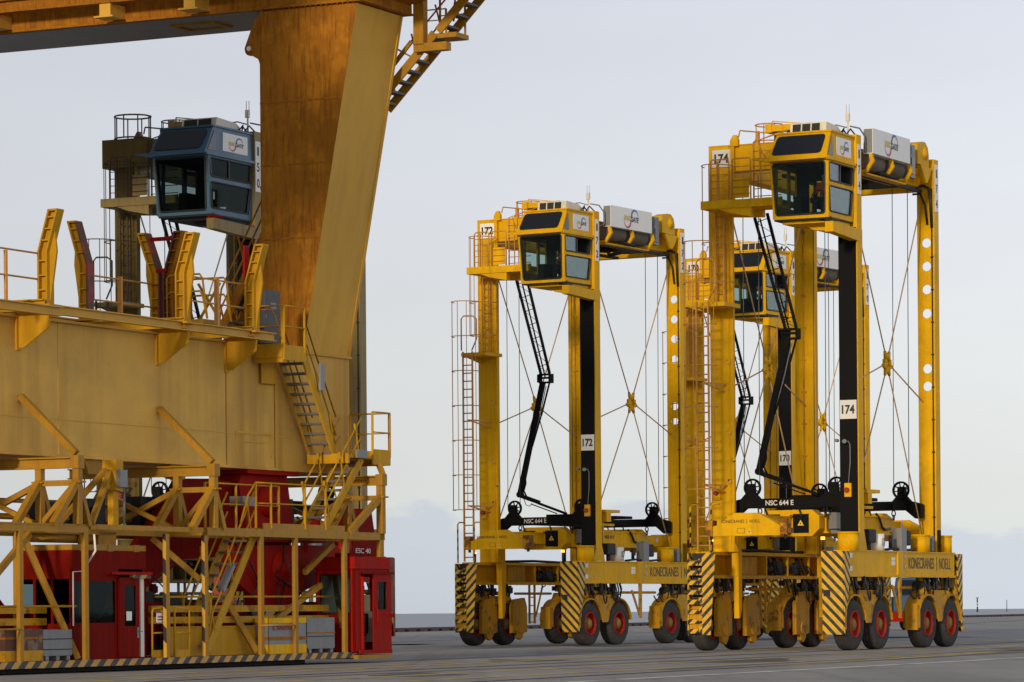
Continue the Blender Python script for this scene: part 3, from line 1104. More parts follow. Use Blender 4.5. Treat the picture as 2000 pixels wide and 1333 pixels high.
        for (ya, za, yb, zb) in ends:
            r = MB()
            r.cyl((x, ya, za), (x, yb, zb), 0.022, n=6)
            r.build('tie_rod', 'rod', nd)
    # ---- hoist ropes down to the lifting frame
    for x in (-1.3, 1.33):
        for y in (-2.75, 2.7):
            for dx in (-0.25, 0.25):
                m = MB()
                m.cyl((x + dx, y, 4.82), (x + dx * (0.9 if dx < 0 else 1.1), y, 14.15), 0.013, n=5)
                m.build('hoist_rope', 'steel', t)
    # ---- energy arm: lattice upper boom, elbow, box lower boom
    m = MB()
    y = -2.6
    e0, e1 = Vector((-1.0, y, 12.95)), Vector((-0.06, y, 9.5))
    ax = (e1 - e0).normalized()
    sd_ = Vector((ax.z, 0, -ax.x)) * 0.0
    px = Vector((1, 0, 0.27)).normalized()
    L0, L1 = e0 - px * 0.22, e1 - px * 0.17
    R0, R1 = e0 + px * 0.20, e1 + px * 0.17
    for A, B in ((L0, L1), (R0, R1)):
        m.bar(A, B, 0.075, 0.085, up=(0, 1, 0))
    m.bar(L0 + Vector((0.06, 0.25, 0)), L1 + Vector((0.03, 0.2, 0)), 0.04, 0.04, up=(0, 1, 0))
    n = 7
    for i in range(n):
        a = L0.lerp(L1, (i + 0.3) / n)
        c = R0.lerp(R1, (i + 0.3) / n)
        d = R0.lerp(R1, (i + 1.2) / n) if i < n - 1 else R1
        m.bar(a, c, 0.022, 0.022, up=(0, 1, 0))
        m.bar(a, d, 0.014, 0.014, up=(0, 1, 0))
    arm = m.build('energy_arm', P['panel'], t)
    m = MB()
    ez = 9.42
    for dz in (-0.18, -0.02, 0.1):
        m.bar((-0.30, y - 0.06, ez + dz), (0.16, y - 0.06, ez + dz), 0.06, 0.06)
        m.bar((-0.30, y + 0.16, ez + dz), (0.16, y + 0.16, ez + dz), 0.05, 0.05)
    for x in (-0.30, 0.16):
        m.bar((x, y, ez - 0.18), (x, y, ez + 0.1), 0.05, 0.3, up=(0, 1, 0))
    m.build('elbow_frame', P['panel'], arm)
    m = MB()
    m.bar((-0.17, y, ez - 0.15), (-1.13, y, 5.35), 0.17, 0.14, up=(0, 1, 0))
    m.bar((0.10, y, ez - 0.18), (-0.24, y, 8.1), 0.05, 0.05, up=(0, 1, 0))
    m.bar((-0.24, y, 8.1), (-0.62, y, 7.0), 0.04, 0.04, up=(0, 1, 0))
    m.cyl((-1.13, y - 0.1, 5.32), (-1.13, y + 0.1, 5.32), 0.11, n=12)
    m.bar((-1.18, y, 5.30), (-0.35, y, 5.02), 0.13, 0.12, up=(0, 1, 0))
    m.bar((-0.40, y, 5.00), (0.75, y, 4.60), 0.08, 0.08, up=(0, 1, 0))
    m.bar((-0.75, y + 0.1, 4.98), (0.3, y + 0.1, 4.62), 0.035, 0.035, up=(0, 1, 0))
    m.tube([(-0.92, y, 6.1), (-0.9, y, 5.7), (-0.98, y, 5.45), (-0.8, y, 5.1)], 0.03, 5)
    m.build('lower_boom', P['panel'], arm)
    m = MB()
    m.tube([(-0.06, y + 0.03, ez - 0.3), (-0.3, y + 0.05, 8.2), (-0.66, y + 0.05, 7.0), (-0.93, y + 0.05, 6.0)], 0.018, 5)
    m.tube([(-1.0, y, 5.2), (-0.9, y, 4.95), (-0.75, y, 4.9), (-0.66, y, 5.0)], 0.016, 5)
    m.build('hose', 'grey', arm)
    # ---- cab
    cab = MB()
    cb = P['cab']
    # upper hood: sloping front with side cheeks
    hood = [(-5.12, 14.95), (-3.1, 14.98), (-3.1, 14.18), (-5.50, 14.20)]
    A = [(0.60, -5.12, 14.95), (0.60, -3.1, 14.98), (0.46, -3.1, 14.18), (0.44, -5.50, 14.20)]
    B = [(2.28, -5.12, 14.95), (2.28, -3.1, 14.98), (2.30, -3.1, 14.18), (2.30, -5.50, 14.20)]
    cab.loft(A, B)
    # roof lip and visor
    cab.box(0.56, 2.32, -5.16, -3.1, 14.95, 15.0)
    cab.prism([(-0.02, 14.23), (0.46, 14.24), (2.34, 14.24), (2.34, 14.15), (0.46, 14.14)], 'y', -5.56, -5.28)
    cab.box(2.26, 2.36, -5.5, -3.05, 14.12, 14.2)
    # lower shell posts and rails
    f0, f1 = -5.36, -5.24
    zb, zt_ = 12.50, 14.15
    for (xa, xb, dx) in ((0.47, 0.58, 0.05), (2.17, 2.30, -0.06)):
        cab.loft([(xa, f0, zt_), (xb, f0, zt_), (xb, f0 + 0.12, zt_), (xa, f0 + 0.12, zt_)], [(xa + dx, f1, zb), (xb + dx, f1, zb), (xb + dx, f1 + 0.12, zb), (xa + dx, f1 + 0.12, zb)])
    cab.box(0.50, 2.28, f0 + 0.02, f0 + 0.12, 14.06, 14.16)
    cab.box(0.53, 2.24, f1, f1 + 0.12, 12.48, 12.62)
    # right side frame
    X0, X1 = 2.22, 2.29
    cab.loft([(X0, -3.22, zt_), (X1, -3.22, zt_), (X1, -3.08, zt_), (X0, -3.08, zt_)], [(X0 - .04, -3.55, zb), (X1 - .04, -3.55, zb), (X1 - .04, -3.42, zb), (X0 - .04, -3.42, zb)])
    cab.box(X0, X1, -5.32, -3.12, 14.06, 14.16)
    cab.prism([(-5.33, 13.40), (-3.30, 13.40), (-3.28, 13.53), (-5.34, 13.53)], 'x', X0 - 0.02, X1 - 0.02)
    cab.prism([(-5.25, 12.48), (-3.45, 12.48), (-3.43, 12.64), (-5.26, 12.66)], 'x', X0 - 0.04, X1 - 0.04)
    # left side, rear wall, roof lining and floor
    cab.box(0.47, 0.53, -5.0, -4.9, 12.5, 14.15)
    cab.box(0.47, 0.53, -5.3, -3.1, 14.0, 14.15)
    cab.box(0.5, 0.56, -5.24, -3.4, 12.5, 12.9)
    cab.box(0.47, 0.53, -4.1, -3.95, 12.5, 14.15)
    cab.box(0.47, 0.53, -3.5, -3.4, 12.5, 14.15)
    cb_o = cab.build('cab', cb, t)
    m = MB()
    m.box(0.53, 2.25, -5.2, -3.4, 12.44, 12.50)
    m.box(1.5, 2.22, -3.48, -3.42, 12.5, 14.15)
    m.box(0.53, 0.9, -3.48, -3.42, 12.5, 14.15)
    m.box(0.9, 1.5, -3.48, -3.42, 13.75, 14.15)
    m.box(0.9, 1.5, -3.48, -3.42, 12.5, 12.85)
    m.box(0.5, 2.25, -5.3, -3.2, 14.15, 14.18)
    m.box(1.22, 1.30, -3.9, -3.82, 12.5, 14.15)
    m.build('cab_lining', 'int', cb_o)
    m = MB()
    m.box(1.45, 1.95, -4.45, -3.95, 12.85, 13.0)
    m.box(1.47, 1.93, -3.98, -3.88, 12.98, 13.65)
    m.box(1.58, 1.82, -3.97, -3.9, 13.65, 13.85)
    m.cyl((1.7, -4.2, 12.5), (1.7, -4.2, 12.86), 0.08)
    m.box(1.36, 1.44, -4.5, -4.05, 13.0, 13.15)
    m.box(1.96, 2.04, -4.5, -4.05, 13.0, 13.15)
    m.build('driver_seat', 'int', cb_o)
    m = MB()
    m.box(1.05, 1.3, -5.0, -4.4, 12.55, 13.15)
    m.bar((1.7, -4.95, 12.7), (1.7, -4.75, 13.15), 0.07)
    m.tube([(1.7 + 0.19 * cos(a), -4.72 + 0.08 * sin(a), 13.17 + 0.17 * sin(a)) for a in [2 * pi * i / 14 for i in range(14)]], 0.016, 5, closed=True)
    m.build('control_console', 'dark', cb_o)
    # windows
    m = MB()
    m.loft([(0.57, -5.345, 14.07), (2.20, -5.345, 14.07), (2.14, -5.235, 12.60), (0.63, -5.235, 12.60)], [(0.57, -5.335, 14.07), (2.20, -5.335, 14.07), (2.14, -5.225, 12.60), (0.63, -5.225, 12.60)])
    w = m.build('front_window', 'glassb' if old else 'glass', cb_o)
    fr_m = MB()
    q = [(0.56, -5.365, 14.08), (2.19, -5.365, 14.08), (2.13, -5.255, 12.60), (0.62, -5.255, 12.60)]

    def rounded(q, r=0.09, n=4):
        out = []
        Q = [Vector(p) for p in q]
        for i in range(len(Q)):
            p = Q[i]
            a = (Q[i - 1] - p).normalized() * r
            c = (Q[(i + 1) % len(Q)] - p).normalized() * r
            for k in range(n + 1):
                s_ = k / n
                out.append(p + a * (1 - s_) ** 2 + c * s_ ** 2)
        return out
    fr_m.tube(rounded(q), 0.028, 5, closed=True)
    fr_m.build('window_seal', 'hose', w)
    m = MB()
    m.box(2.262, 2.272, -5.26, -4.45, 13.55, 14.05)
    if old:
        m.box(2.262, 2.272, -4.45, -3.55, 13.55, 14.05)
    w = m.build('side_window', 'glassb' if old else 'glassg', cb_o)
    fr_m = MB()
    fr_m.tube(rounded([(2.285, -5.29, 14.06), (2.285, -3.45, 14.06), (2.275, -3.52, 13.54), (2.27, -5.24, 13.54)]), 0.026, 5, closed=True)
    fr_m.bar((2.28, -4.44, 13.55), (2.28, -4.44, 14.05), 0.04, 0.03, up=(1, 0, 0))
    fr_m.build('window_seal', 'hose', w)
    m = MB()
    m.loft([(2.25, -5.23, 13.39), (2.25, -3.5, 13.39), (2.23, -3.6, 12.66), (2.23, -5.15, 12.66)], [(2.26, -5.23, 13.39), (2.26, -3.5, 13.39), (2.24, -3.6, 12.66), (2.24, -5.15, 12.66)])
    w = m.build('side_window', 'glassb' if old else 'glassg', cb_o)
    fr_m = MB()
    fr_m.tube(rounded([(2.272, -5.24, 13.39), (2.272, -3.49, 13.39), (2.255, -3.6, 12.66), (2.255, -5.16, 12.66)]), 0.026, 5, closed=True)
    fr_m.build('window_seal', 'hose', w)
    m = MB()
    qa = [(0.66, -5.165, 14.88), (2.16, -5.165, 14.88), (2.10, -5.45, 14.31), (0.56, -5.45, 14.31)]
    ro = rounded(qa, 0.12)
    nn = Vector((0, -0.9, 0.45)).normalized()
    m.loft([p + nn * 0.0 for p in ro], [p + nn * 0.02 for p in ro])
    m.build('hood_window', 'dglass', cb_o)
    m = MB()
    m.loft([(2.296, -5.08, 14.86), (2.306, -5.40, 14.27), (2.306, -5.02, 14.27)], [(2.302, -5.08, 14.86), (2.312, -5.40, 14.27), (2.312, -5.02, 14.27)])
    m.build('cheek_window', 'dglass', cb_o)
    m = MB()
    m.box(2.29, 2.302, -4.72, -3.62, 14.32, 14.84)
    pl = m.build('logo_plate', 'white', cb_o)
    logo((2.304, -4.15, 14.56), (0, 1, 0), (0, 0, 1), 0.66, pl)
    # cab floor pan, damper and support arm
    m = MB()
    m.box(0.7, 2.2, -5.0, -3.5, 12.36, 12.44)
    m.prism([(1.2, 12.36), (2.0, 12.36), (2.0, 12.15), (1.5, 12.2)], 'y', -4.6, -3.5)
    m.build('floor_pan', 'dark' if old else b, cb_o)
    m = MB()
    m.cyl((2.16, -5.10, 12.36), (2.16, -5.10, 12.52), 0.10, n=12)
    m.box(1.9, 2.26, -5.05, -4.7, 12.40, 12.47)
    m.build('rubber_damper', 'redd' if old else 'dark', cb_o)
    m = MB()
    m.prism([(-5.22, 12.36), (-3.35, 12.30), (-2.98, 12.30), (-2.98, 11.65), (-3.18, 11.95), (-5.22, 12.06)], 'x', 2.12, 2.375)
    m.build('cab_support_arm', b, t)
    # air conditioner on the roof
    m = MB()
    m.prism([(-4.35, 15.0), (-3.3, 15.0), (-3.3, 15.2), (-3.5, 15.3), (-4.38, 15.35), (-4.42, 15.05)], 'x', 0.72, 1.85)
    ac = m.build('air_conditioner', 'cream', cb_o)
    m = MB()
    for k in range(2 if old else 3):
        w_ = 0.42 if old else 0.25
        x0 = 0.80 + k * (w_ + 0.05)
        m.loft([(x0, -4.41, 15.06), (x0 + w_, -4.41, 15.06), (x0 + w_, -4.38, 15.32), (x0, -4.38, 15.32)], [(x0, -4.43, 15.06), (x0 + w_, -4.43, 15.06), (x0 + w_, -4.40, 15.32), (x0, -4.40, 15.32)])
    m.build('vent', 'dark', ac)
    m = MB()
    m.cyl((2.0, -3.1, 15.0), (2.0, -3.1, 15.5), 0.03, n=6)
    m.box(1.93, 2.05, -3.14, -3.06, 15.5, 15.72)
    for dx in (-0.045, 0.045):
        m.cyl((2.0 + dx, -3.1, 15.7), (2.0 + dx, -3.1, 15.98), 0.012, n=5)
    m.build('antenna', 'cream', t)
    m = MB()
    m.tube([(2.05, -3.05, 15.35), (2.2, -2.7, 15.32), (2.3, -2.55, 15.1), (2.3, -2.5, 14.7), (2.2, -2.8, 14.55)], 0.025, 5)
    m.tube([(1.0, -3.0, 15.38), (1.6, -3.0, 15.42), (2.0, -3.1, 15.3)], 0.02, 5)
    m.build('roof_rail', 'grey', t)
    m = MB()
    rr = random.Random(5)
    for q in range(7):
        x0 = rr.uniform(1.4, 2.1)
        m.tube([(x0, -3.5, 15.0), (x0 + 0.1, -3.3, 15.0 + rr.uniform(0.1, 0.28)), (x0 + rr.uniform(-0.2, 0.2), -2.95, 15.02)], 0.025, 5)
    m.build('cable_bundle', 'hose', t)
    # small service jib over the front beam
    m = MB()
    m.box(-0.45, 0.9, -3.25, -2.95, 15.33, 15.52)
    m.box(-0.55, -0.35, -3.3, -2.9, 15.30, 15.55)
    m.bar((-0.4, -3.1, 15.66), (0.9, -3.1, 15.48), 0.03, 0.03)
    m.bar((-0.4, -3.1, 15.5), (-0.4, -3.1, 15.66), 0.03, 0.03)
    j = m.build('service_jib', b, t)
    m = MB()
    m.box(-0.3, -0.1, -3.2, -3.0, 15.02, 15.33)
    m.box(0.1, 0.2, -3.2, -3.0, 15.02, 15.33)
    m.build('jib_post', 'redd' if old else 'dark', j)
    # ---- platforms, ladders and railings
    m = MB()
    m.box(-2.1, 0.5, -4.5, -3.42, 13.0, 13.16)
    m.box(-2.1, 0.5, -4.54, -4.5, 13.0, 13.24)
    m.prism([(-1.6, 13.0), (-0.5, 13.0), (-0.5, 12.72), (-1.2, 12.86)], 'y', -4.5, -4.3)
    m.prism([(-1.9, 13.0), (-0.5, 13.0), (-0.5, 12.78), (-1.6, 12.84)], 'y', -3.6, -3.45)
    m.build('service_platform', b, t)
    m = MB()
    for x0, x1 in ((-1.78, -1.2), (-1.09, -0.5)):
        m.tube([(x0, -4.52, 13.2), (x0, -4.52, 14.38), (x0 + 0.06, -4.52, 14.44), (x1 - 0.06, -4.52, 14.44), (x1, -4.52, 14.38), (x1, -4.52, 13.2)], 0.024, 5)
        for k in range(1, 6):
            m.tube([(x0, -4.52, 13.2 + k * 0.2), (x1, -4.52, 13.2 + k * 0.2)], 0.012, 5)
    m.bar((-1.57, -4.5, 13.2), (-1.57, -4.5, 14.4), 0.05)
    m.tube([(-0.45, -4.4, 13.2), (-0.45, -4.4, 14.9), (-0.1, -4.0, 15.1), (0.35, -3.6, 15.3)], 0.026, 5)
    m.tube([(-0.3, -4.4, 14.9), (-0.2, -4.4, 14.6), (0.0, -4.4, 14.3)], 0.022, 5)
    for k in range(7):
        m.tube([(-0.45, -4.45, 13.3 + k * 0.22), (0.45, -4.45, 13.3 + k * 0.22)], 0.014, 5)
    m.tube([(-0.2, -4.45, 13.2), (-0.2, -4.45, 14.7)], 0.02, 5)
    m.tube([(-1.45, -3.1, 15.45), (-0.55, -3.1, 15.32), (-0.2, -3.1, 15.3)], 0.022, 5)
    m.tube([(-1.45, -3.1, 15.45), (-1.5, -3.1, 15.25)], 0.022, 5)
    m.tube([(-0.85, -3.1, 15.36), (-1.0, -3.1, 15.02)], 0.022, 5)
    m.build('railing', P['rail'], t)
    m = MB()
    m.box(-1.05, -0.57, -4.49, -4.46, 13.28, 13.88)
    m.build('gate_panel', b, t)
    m = MB()
    m.prism([(-1.62, 14.95), (-1.36, 14.95), (-1.36, 15.15), (-1.43, 15.28), (-1.52, 15.28), (-1.62, 15.12)], 'y', -3.46, -3.34)
    m.box(-1.62, -1.5, -3.44, -3.36, 13.3, 14.95)
    m.build('rope_bracket', b, t)
    m = MB()
    A = [pi + 2 * pi * i / 16 for i in range(17)]
    for z in (15.12, 15.62):
        m.tube([(-0.72 + 0.42 * cos(a), -2.6 + 0.4 * sin(a), z) for a in A[:-1]], 0.02, 5, closed=True)
    for k in range(0, 16, 2):
        m.tube([(-0.72 + 0.42 * cos(A[k]), -2.6 + 0.4 * sin(A[k]), 15.0), (-0.72 + 0.42 * cos(A[k]), -2.6 + 0.4 * sin(A[k]), 15.62)], 0.016, 5)
    m.box(-0.95, -0.85, -3.1, -3.0, 15.0, 15.4)
    m.build('crow_nest_rail', P['rail'], t)
    m = MB()
    ladder_mb(m, -2.05, -1.80, -3.56, 10.2, 13.0)
    lad = m.build('ladder', P['rail'], t)
    m = MB()
    cage_mb(m, -1.93, -3.6, 0.46, 0.72, 10.9, 14.35, 4)
    m.build('ladder_cage', P['rail'], lad)
    m = MB()
    m.box(-2.34, -1.35, -4.55, -3.40, 10.14, 10.26)
    m.prism([(-4.4, 10.14), (-3.36, 10.14), (-3.36, 9.95)], 'x', -2.3, -2.2)
    m.build('ladder_landing', b, t)
    m = MB()
    ladder_mb(m, -2.24, -1.86, -4.60, 2.95, 10.3)
    for z in (4.9, 7.9):
        m.bar((-2.05, -4.60, z), (-1.85, -3.36, z), 0.04, 0.05)
        m.bar((-2.05, -4.60, z), (-1.9, -3.36, z - 0.2), 0.04, 0.04)
    lad = m.build('ladder', P['rail'], t)
    m = MB()
    cage_mb(m, -2.05, -4.65, 0.50, 0.62, 4.75, 12.02, 7)
    m.tube([(-2.0, -5.1, 10.3), (-2.0, -5.1, 11.4), (-1.9, -5.1, 11.5), (-1.6, -5.0, 11.5), (-1.5, -4.9, 11.4), (-1.5, -4.9, 10.7), (-1.7, -4.9, 10.3)], 0.026, 5)
    m.build('ladder_cage', P['rail'], lad)
    m = MB()
    for x in (-2.42, -1.75):
        m.tube([(x, -4.75, 2.9), (x, -4.75, 4.25), (x + 0.06, -4.75, 4.32), (x + 0.22, -4.6, 4.32)], 0.028, 6)
    m.build('grab_rail', P['haz'], t)
    # ---- items on the chassis deck
    m = MB()
    for (x, y, r) in ((2.2, -3.85, 0.30), (2.2, 2.0, 0.30), (2.2, 4.0, 0.26)):
        m.cyl((x, y, 2.92), (x, y, 3.40), r, n=20)
        m.cyl((x, y, 3.40), (x, y, 3.45), r + 0.02, n=20)
    m.build('fluid_tank', P['base'], t)
    m = MB()
    m.cyl((2.15, -1.5, 2.93), (2.15, -1.5, 3.42), 0.24, n=20)
    bn = m.build('deck_canister', 'white' if not old else 'redd', t)
    m = MB()
    m.box(2.02, 2.32, 0.15, 0.55, 2.92, 3.62)
    m.box(2.1, 2.3, 2.72, 3.2, 2.95, 3.42)
    m.build('deck_cabinet', 'grey', t)
    m = MB()
    m.box(2.02, 2.30, -2.44, -1.85, 3.15, 3.55)
    m.cyl((2.15, -2.15, 2.92), (2.15, -2.15, 3.2), 0.08)
    m.box(2.0, 2.3, 0.6, 1.0, 3.1, 3.55)
    m.build('mirror_housing', 'dark', t, 0.05)
    m = MB()
    m.tube([(2.2, -1.0, 2.95), (2.2, -0.3, 3.0), (2.2, 0.8, 2.96), (2.2, 1.6, 3.0)], 0.04, 6)
    m.tube([(-2.1, -2.5, 2.96), (-2.1, 0.0, 3.0), (-2.1, 2.0, 2.96), (-2.1, 4.0, 3.0)], 0.05, 6)
    m.cyl((-2.1, 2.2, 2.95), (-2.1, 2.2, 3.45), 0.08)
    m.cyl((2.15, -0.35, 2.95), (2.15, -0.35, 3.4), 0.06)
    m.build('deck_piping', 'dark', t)
    m = MB()
    m.box(1.9, 2.1, -2.9, -1.6, 4.16, 4.24)
    m.box(2.0, 2.08, -2.4, -2.3, 2.93, 4.7)
    m.box(1.9, 2.3, -2.6, -1.55, 4.62, 4.72)
    m.box(2.0, 2.3, -2.5, -2.2, 4.3, 4.62)
    m.build('deck_platform', b, t)
    # lamps
    for (x, y, z) in ((2.02, -3.44, 4.68), (-2.16, -3.44, 4.68)):
        m = MB()
        m.box(x - 0.09, x + 0.12, y, y + 0.07, z - 0.2, z + 0.2, 0)
        m.cyl((x, y + 0.01, z), (x, y - 0.08, z), 0.075, n=14, mi=1)
        m.build('tail_lamp', [b, 'redlamp'], t)
    m = MB()
    m.tube([(2.02, -3.4, 4.6), (2.1, -3.39, 5.5), (2.1, -3.39, 6.0), (2.05, -3.39, 6.1), (1.85, -3.42, 6.1)], 0.016, 5)
    m.cyl((1.98, -3.42, 6.1), (1.98, -3.55, 6.1), 0.06)
    m.cyl((1.72, -3.42, 6.13), (1.72, -3.56, 6.13), 0.05)
    m.build('work_lamp', 'grey', t)
    if not old:
        m = MB()
        m.cyl((1.72, -4.6, 2.93), (1.72, -4.6, 3.22), 0.04, n=8, mi=0)
        m.cyl((1.72, -4.6, 3.22), (1.72, -4.6, 3.30), 0.06, n=10, mi=1)
        m.build('beacon', ['dark', 'amber'], t)
        m = MB()
        m.cyl((-1.75, -4.7, 2.93), (-1.75, -4.7, 3.22), 0.04, n=8, mi=0)
        m.cyl((-1.75, -4.7, 3.22), (-1.75, -4.7, 3.27), 0.045, n=10, mi=1)
        m.build('beacon', ['dark', 'amber'], t)


def numbers(t, num, old=False):
    """number signs of one machine"""
    def sign(x0, x1, z0, z1, y, body, w, h, vertical=False):
        m = MB()
        m.box(x0, x1, y - 0.012, y, z0, z1)
        s_ = m.build('number_sign', 'white', t)
        text(body, ((x0 + x1) / 2, y - 0.013, (z0 + z1) / 2), (1, 0, 0), (0, 0, 1), 'txt', s_, w=w, h=h, bold=0.032)
    if not old:
        sign(1.79, 2.31, 6.76, 7.31, -3.372, num, 0.40, 0.27)
        sign(-2.24, -1.64, 14.36, 14.88, -3.352, num, 0.46, 0.28)
    for (y0, y1, z1, xx) in ((-3.30, -3.05, 14.78, 2.362), (3.06, 3.34, 14.85, 2.362)):
        m = MB()
        if old:
            y0, y1 = y0 - 0.02, y1 + 0.02
        m.box(xx, xx + 0.01, y0, y1, z1 - 1.45, z1)
        s_ = m.build('number_sign', 'white', t)
        for i, ch in enumerate(num):
            text(ch, (xx + 0.011, (y0 + y1) / 2, z1 - 0.28 - i * 0.46), (0, 1, 0), (0, 0, 1), 'txt', s_, w=0.10 if ch == '1' else 0.15, h=0.26, bold=0.02)
    if not old:
        text('17', (2.39, -1.48, 3.17), (0, 1, 0), (0, 0, 1), 'txt', t, w=0.22, h=0.24, bold=0.03)


def spreader(label, group, loc, rz, old=False):
    t = thing('container_spreader', label, 'spreader', loc, rz, group)
    y = 2.75
    cy = 'yel' if not old else 'olive'
    # black lifting frame: two cross members with rope sheaves
    for yy in (-y, y):
        m = MB()
        m.box(-1.62, 1.62, yy - 0.14, yy + 0.14, 4.22, 4.50)
        for sx in (-1, 1):
            m.prism([(sx * 1.60, 4.50), (sx * 1.72, 4.48), (sx * 2.0, 4.40), (sx * 2.0, 3.98), (sx * 1.80, 3.96), (sx * 1.48, 4.22)], 'y', yy - 0.13, yy + 0.13)
            m.prism([(sx * 1.33 - 0.30, 4.50), (sx * 1.33 + 0.30, 4.50), (sx * 1.33 + 0.13, 4.68), (sx * 1.33 + 0.11, 4.95), (sx * 1.33 - 0.11, 4.95), (sx * 1.33 - 0.13, 4.68)], 'y', yy - 0.10, yy + 0.10)
            m.box(sx * 1.9 - 0.06, sx * 1.9 + 0.06, yy - 0.16, yy + 0.16, 4.0, 4.36)
        fb = m.build('lifting_beam', 'blk', t)
        for sx in (-1, 1):
            w = MB()
            sheave_mb(w, sx * 1.33 + 0.02 * sx, yy + 0.14 * (-1 if yy > 0 else 1), 4.84)
            w.build('rope_sheave', 'blk', fb)
        if yy < 0 and not old:
            text('NSC 644 E', (-0.36, yy - 0.142, 4.37), (1, 0, 0), (0, 0, 1), 'txtw', fb, w=0.90, h=0.155, bold=0.018)
        c = MB()
        for x in (-1.05, 1.05):
            A = [2 * pi * i / 12 for i in range(12)]
            c.tube([(x + 0.06 * cos(a), yy, 4.13 + 0.09 * sin(a)) for a in A], 0.02, 5, closed=True)
            c.tube([(x, yy + 0.055 * cos(a), 4.0 + 0.08 * sin(a)) for a in A], 0.02, 5, closed=True)
        c.build('suspension_chain', 'dark', fb)
    m = MB()
    for x in (-1.0, 1.0):
        m.box(x - 0.08, x + 0.08, -y + 0.14, y - 0.14, 4.24, 4.44)
    m.box(-0.2, 0.9, -2.4, -1.9, 4.50, 4.60)
    m.box(-0.1, 0.7, 1.0, 2.3, 4.50, 4.60)
    m.build('lifting_beam', 'blk', t)
    # main frame
    m = MB()
    oct_ = [(-0.95, 3.52), (-0.72, 3.36), (0.72, 3.36), (0.95, 3.58), (0.95, 3.95), (0.72, 4.14), (-0.72, 4.14), (-0.95, 3.95)]
    m.prism(oct_, 'y', -3.0, -2.55)
    m.prism(oct_, 'y', 2.55, 3.0)
    for x in (-0.92, 0.92):
        m.box(x - 0.07, x + 0.07, -2.55, 2.55, 3.50, 3.98)
        m.box(x - 0.12, x + 0.12, -2.55, 2.55, 3.98, 4.03)
        m.box(x - 0.12, x + 0.12, -2.55, 2.55, 3.45, 3.50)
    m.box(-0.85, 0.85, -0.8, 0.8, 3.5, 4.08)
    mf = m.build('main_frame', cy, t)
    m = MB()
    m.box(0.12, 0.62, -3.03, -3.0, 3.46, 4.02)
    m.box(-0.75, -0.3, -3.03, -3.0, 3.46, 4.02)
    ep = m.build('end_panel', 'blk', mf)
    triangle_sign((0.37, -3.03, 3.76), (1, 0, 0), (0, 0, 1), 0.2, ep)
    text('NES 42 F', (0.995, 0.05, 3.82), (0, 1, 0), (0, 0, 1), 'txt', mf, w=0.7, h=0.12, bold=0.02) if not old else None
    # telescopic beams and end beams
    for sy in (-1, 1):
        m = MB()
        for x in (-0.62, -0.06):
            ys = sorted((sy * 2.9, sy * 5.85))
            m.box(x - 0.13, x + 0.13, ys[0], ys[1], 3.58, 3.92)
            m.box(x - 0.16, x + 0.16, ys[0], ys[1], 3.92, 3.95)
            m.box(x - 0.16, x + 0.16, ys[0], ys[1], 3.55, 3.58)
        m.build('telescopic_beam', cy, t)
        m = MB()
        ys = sorted((sy * 6.08, sy * 5.84))
        m.prism([(-1.18, 3.34), (1.02, 3.34), (1.02, 3.62), (0.30, 4.0), (-0.42, 4.0), (-0.95, 3.66), (-1.18, 3.60)], 'y', *ys)
        eb = m.build('end_beam', cy, t)
        m = MB()
        for x in (-1.21, 1.13):
            m.box(x - 0.11, x + 0.11, ys[0] - 0.05, ys[1] + 0.05, 3.36, 3.80, 0)
            m.cyl((x, (ys[0] + ys[1]) / 2, 3.24), (x, (ys[0] + ys[1]) / 2, 3.36), 0.05, n=8, mi=1)
            m.box(x + 0.10, x + 0.2, ys[0] + 0.02, ys[1], 3.40, 3.55, 0)
        m.build('corner_flipper', ['yrust' if not old else 'olive', 'dark'], eb)
        if not old and sy < 0:
            text('KONECRANES', (-0.47, -6.082, 3.76), (1, 0, 0), (0, 0, 1), 'txt', eb, w=0.72, h=0.09, bold=0.006)
            text('|', (-0.03, -6.082, 3.76), (1, 0, 0), (0, 0, 1), 'txt', eb, w=0.012, h=0.12)
            text('NOELL', (0.23, -6.082, 3.76), (1, 0, 0), (0, 0, 1), 'txt', eb, w=0.33, h=0.09)
            triangle_sign((0.05, -6.082, 3.47), (1, 0, 0), (0, 0, 1), 0.18, eb)
            q = MB()
            for a_, b_ in (((-0.33, 3.42), (-0.1, 3.42)), ((-0.33, 3.56), (-0.1, 3.56)), ((-0.33, 3.42), (-0.33, 3.56)), ((-0.1, 3.42), (-0.1, 3.56))):
                q.bar((a_[0], -6.083, a_[1]), (b_[0], -6.083, b_[1]), 0.01, 0.006, up=(0, 1, 0))
            q.build('sticker_outline', 'txt', eb)
    # power unit, hoses
    m = MB()
    m.box(1.02, 1.28, -2.45, -1.0, 3.58, 4.06)
    m.box(1.02, 1.22, -2.3, -1.2, 3.44, 3.55)
    m.build('control_box', 'grey', t)
    m = MB()
    rr = random.Random(9)
    for q in range(12):
        x0 = rr.uniform(-0.8, 1.0)
        yy = rr.choice((-3.05, -2.5, -1.5, 0.5, 1.5, 2.3))
        m.tube([(x0, yy, 4.22), (x0 + 0.1, yy - 0.05, 4.0), (x0 + rr.uniform(-0.25, 0.25), yy, 3.85), (x0 + rr.uniform(-0.4, 0.4), yy, rr.uniform(3.5, 4.0))], 0.028, 5)
    m.tube([(1.0, 1.4, 4.1), (1.06, 1.55, 3.95), (1.06, 1.75, 3.7), (1.03, 2.1, 3.62), (1.0, 2.6, 3.66)], 0.04, 6)
    m.build('hydraulic_hose', 'hose', t)
    sticker((1.0, 3.6, 3.76), (0, 1, 0), (0, 0, 1), 0.11, mf) if not old else None
    return t
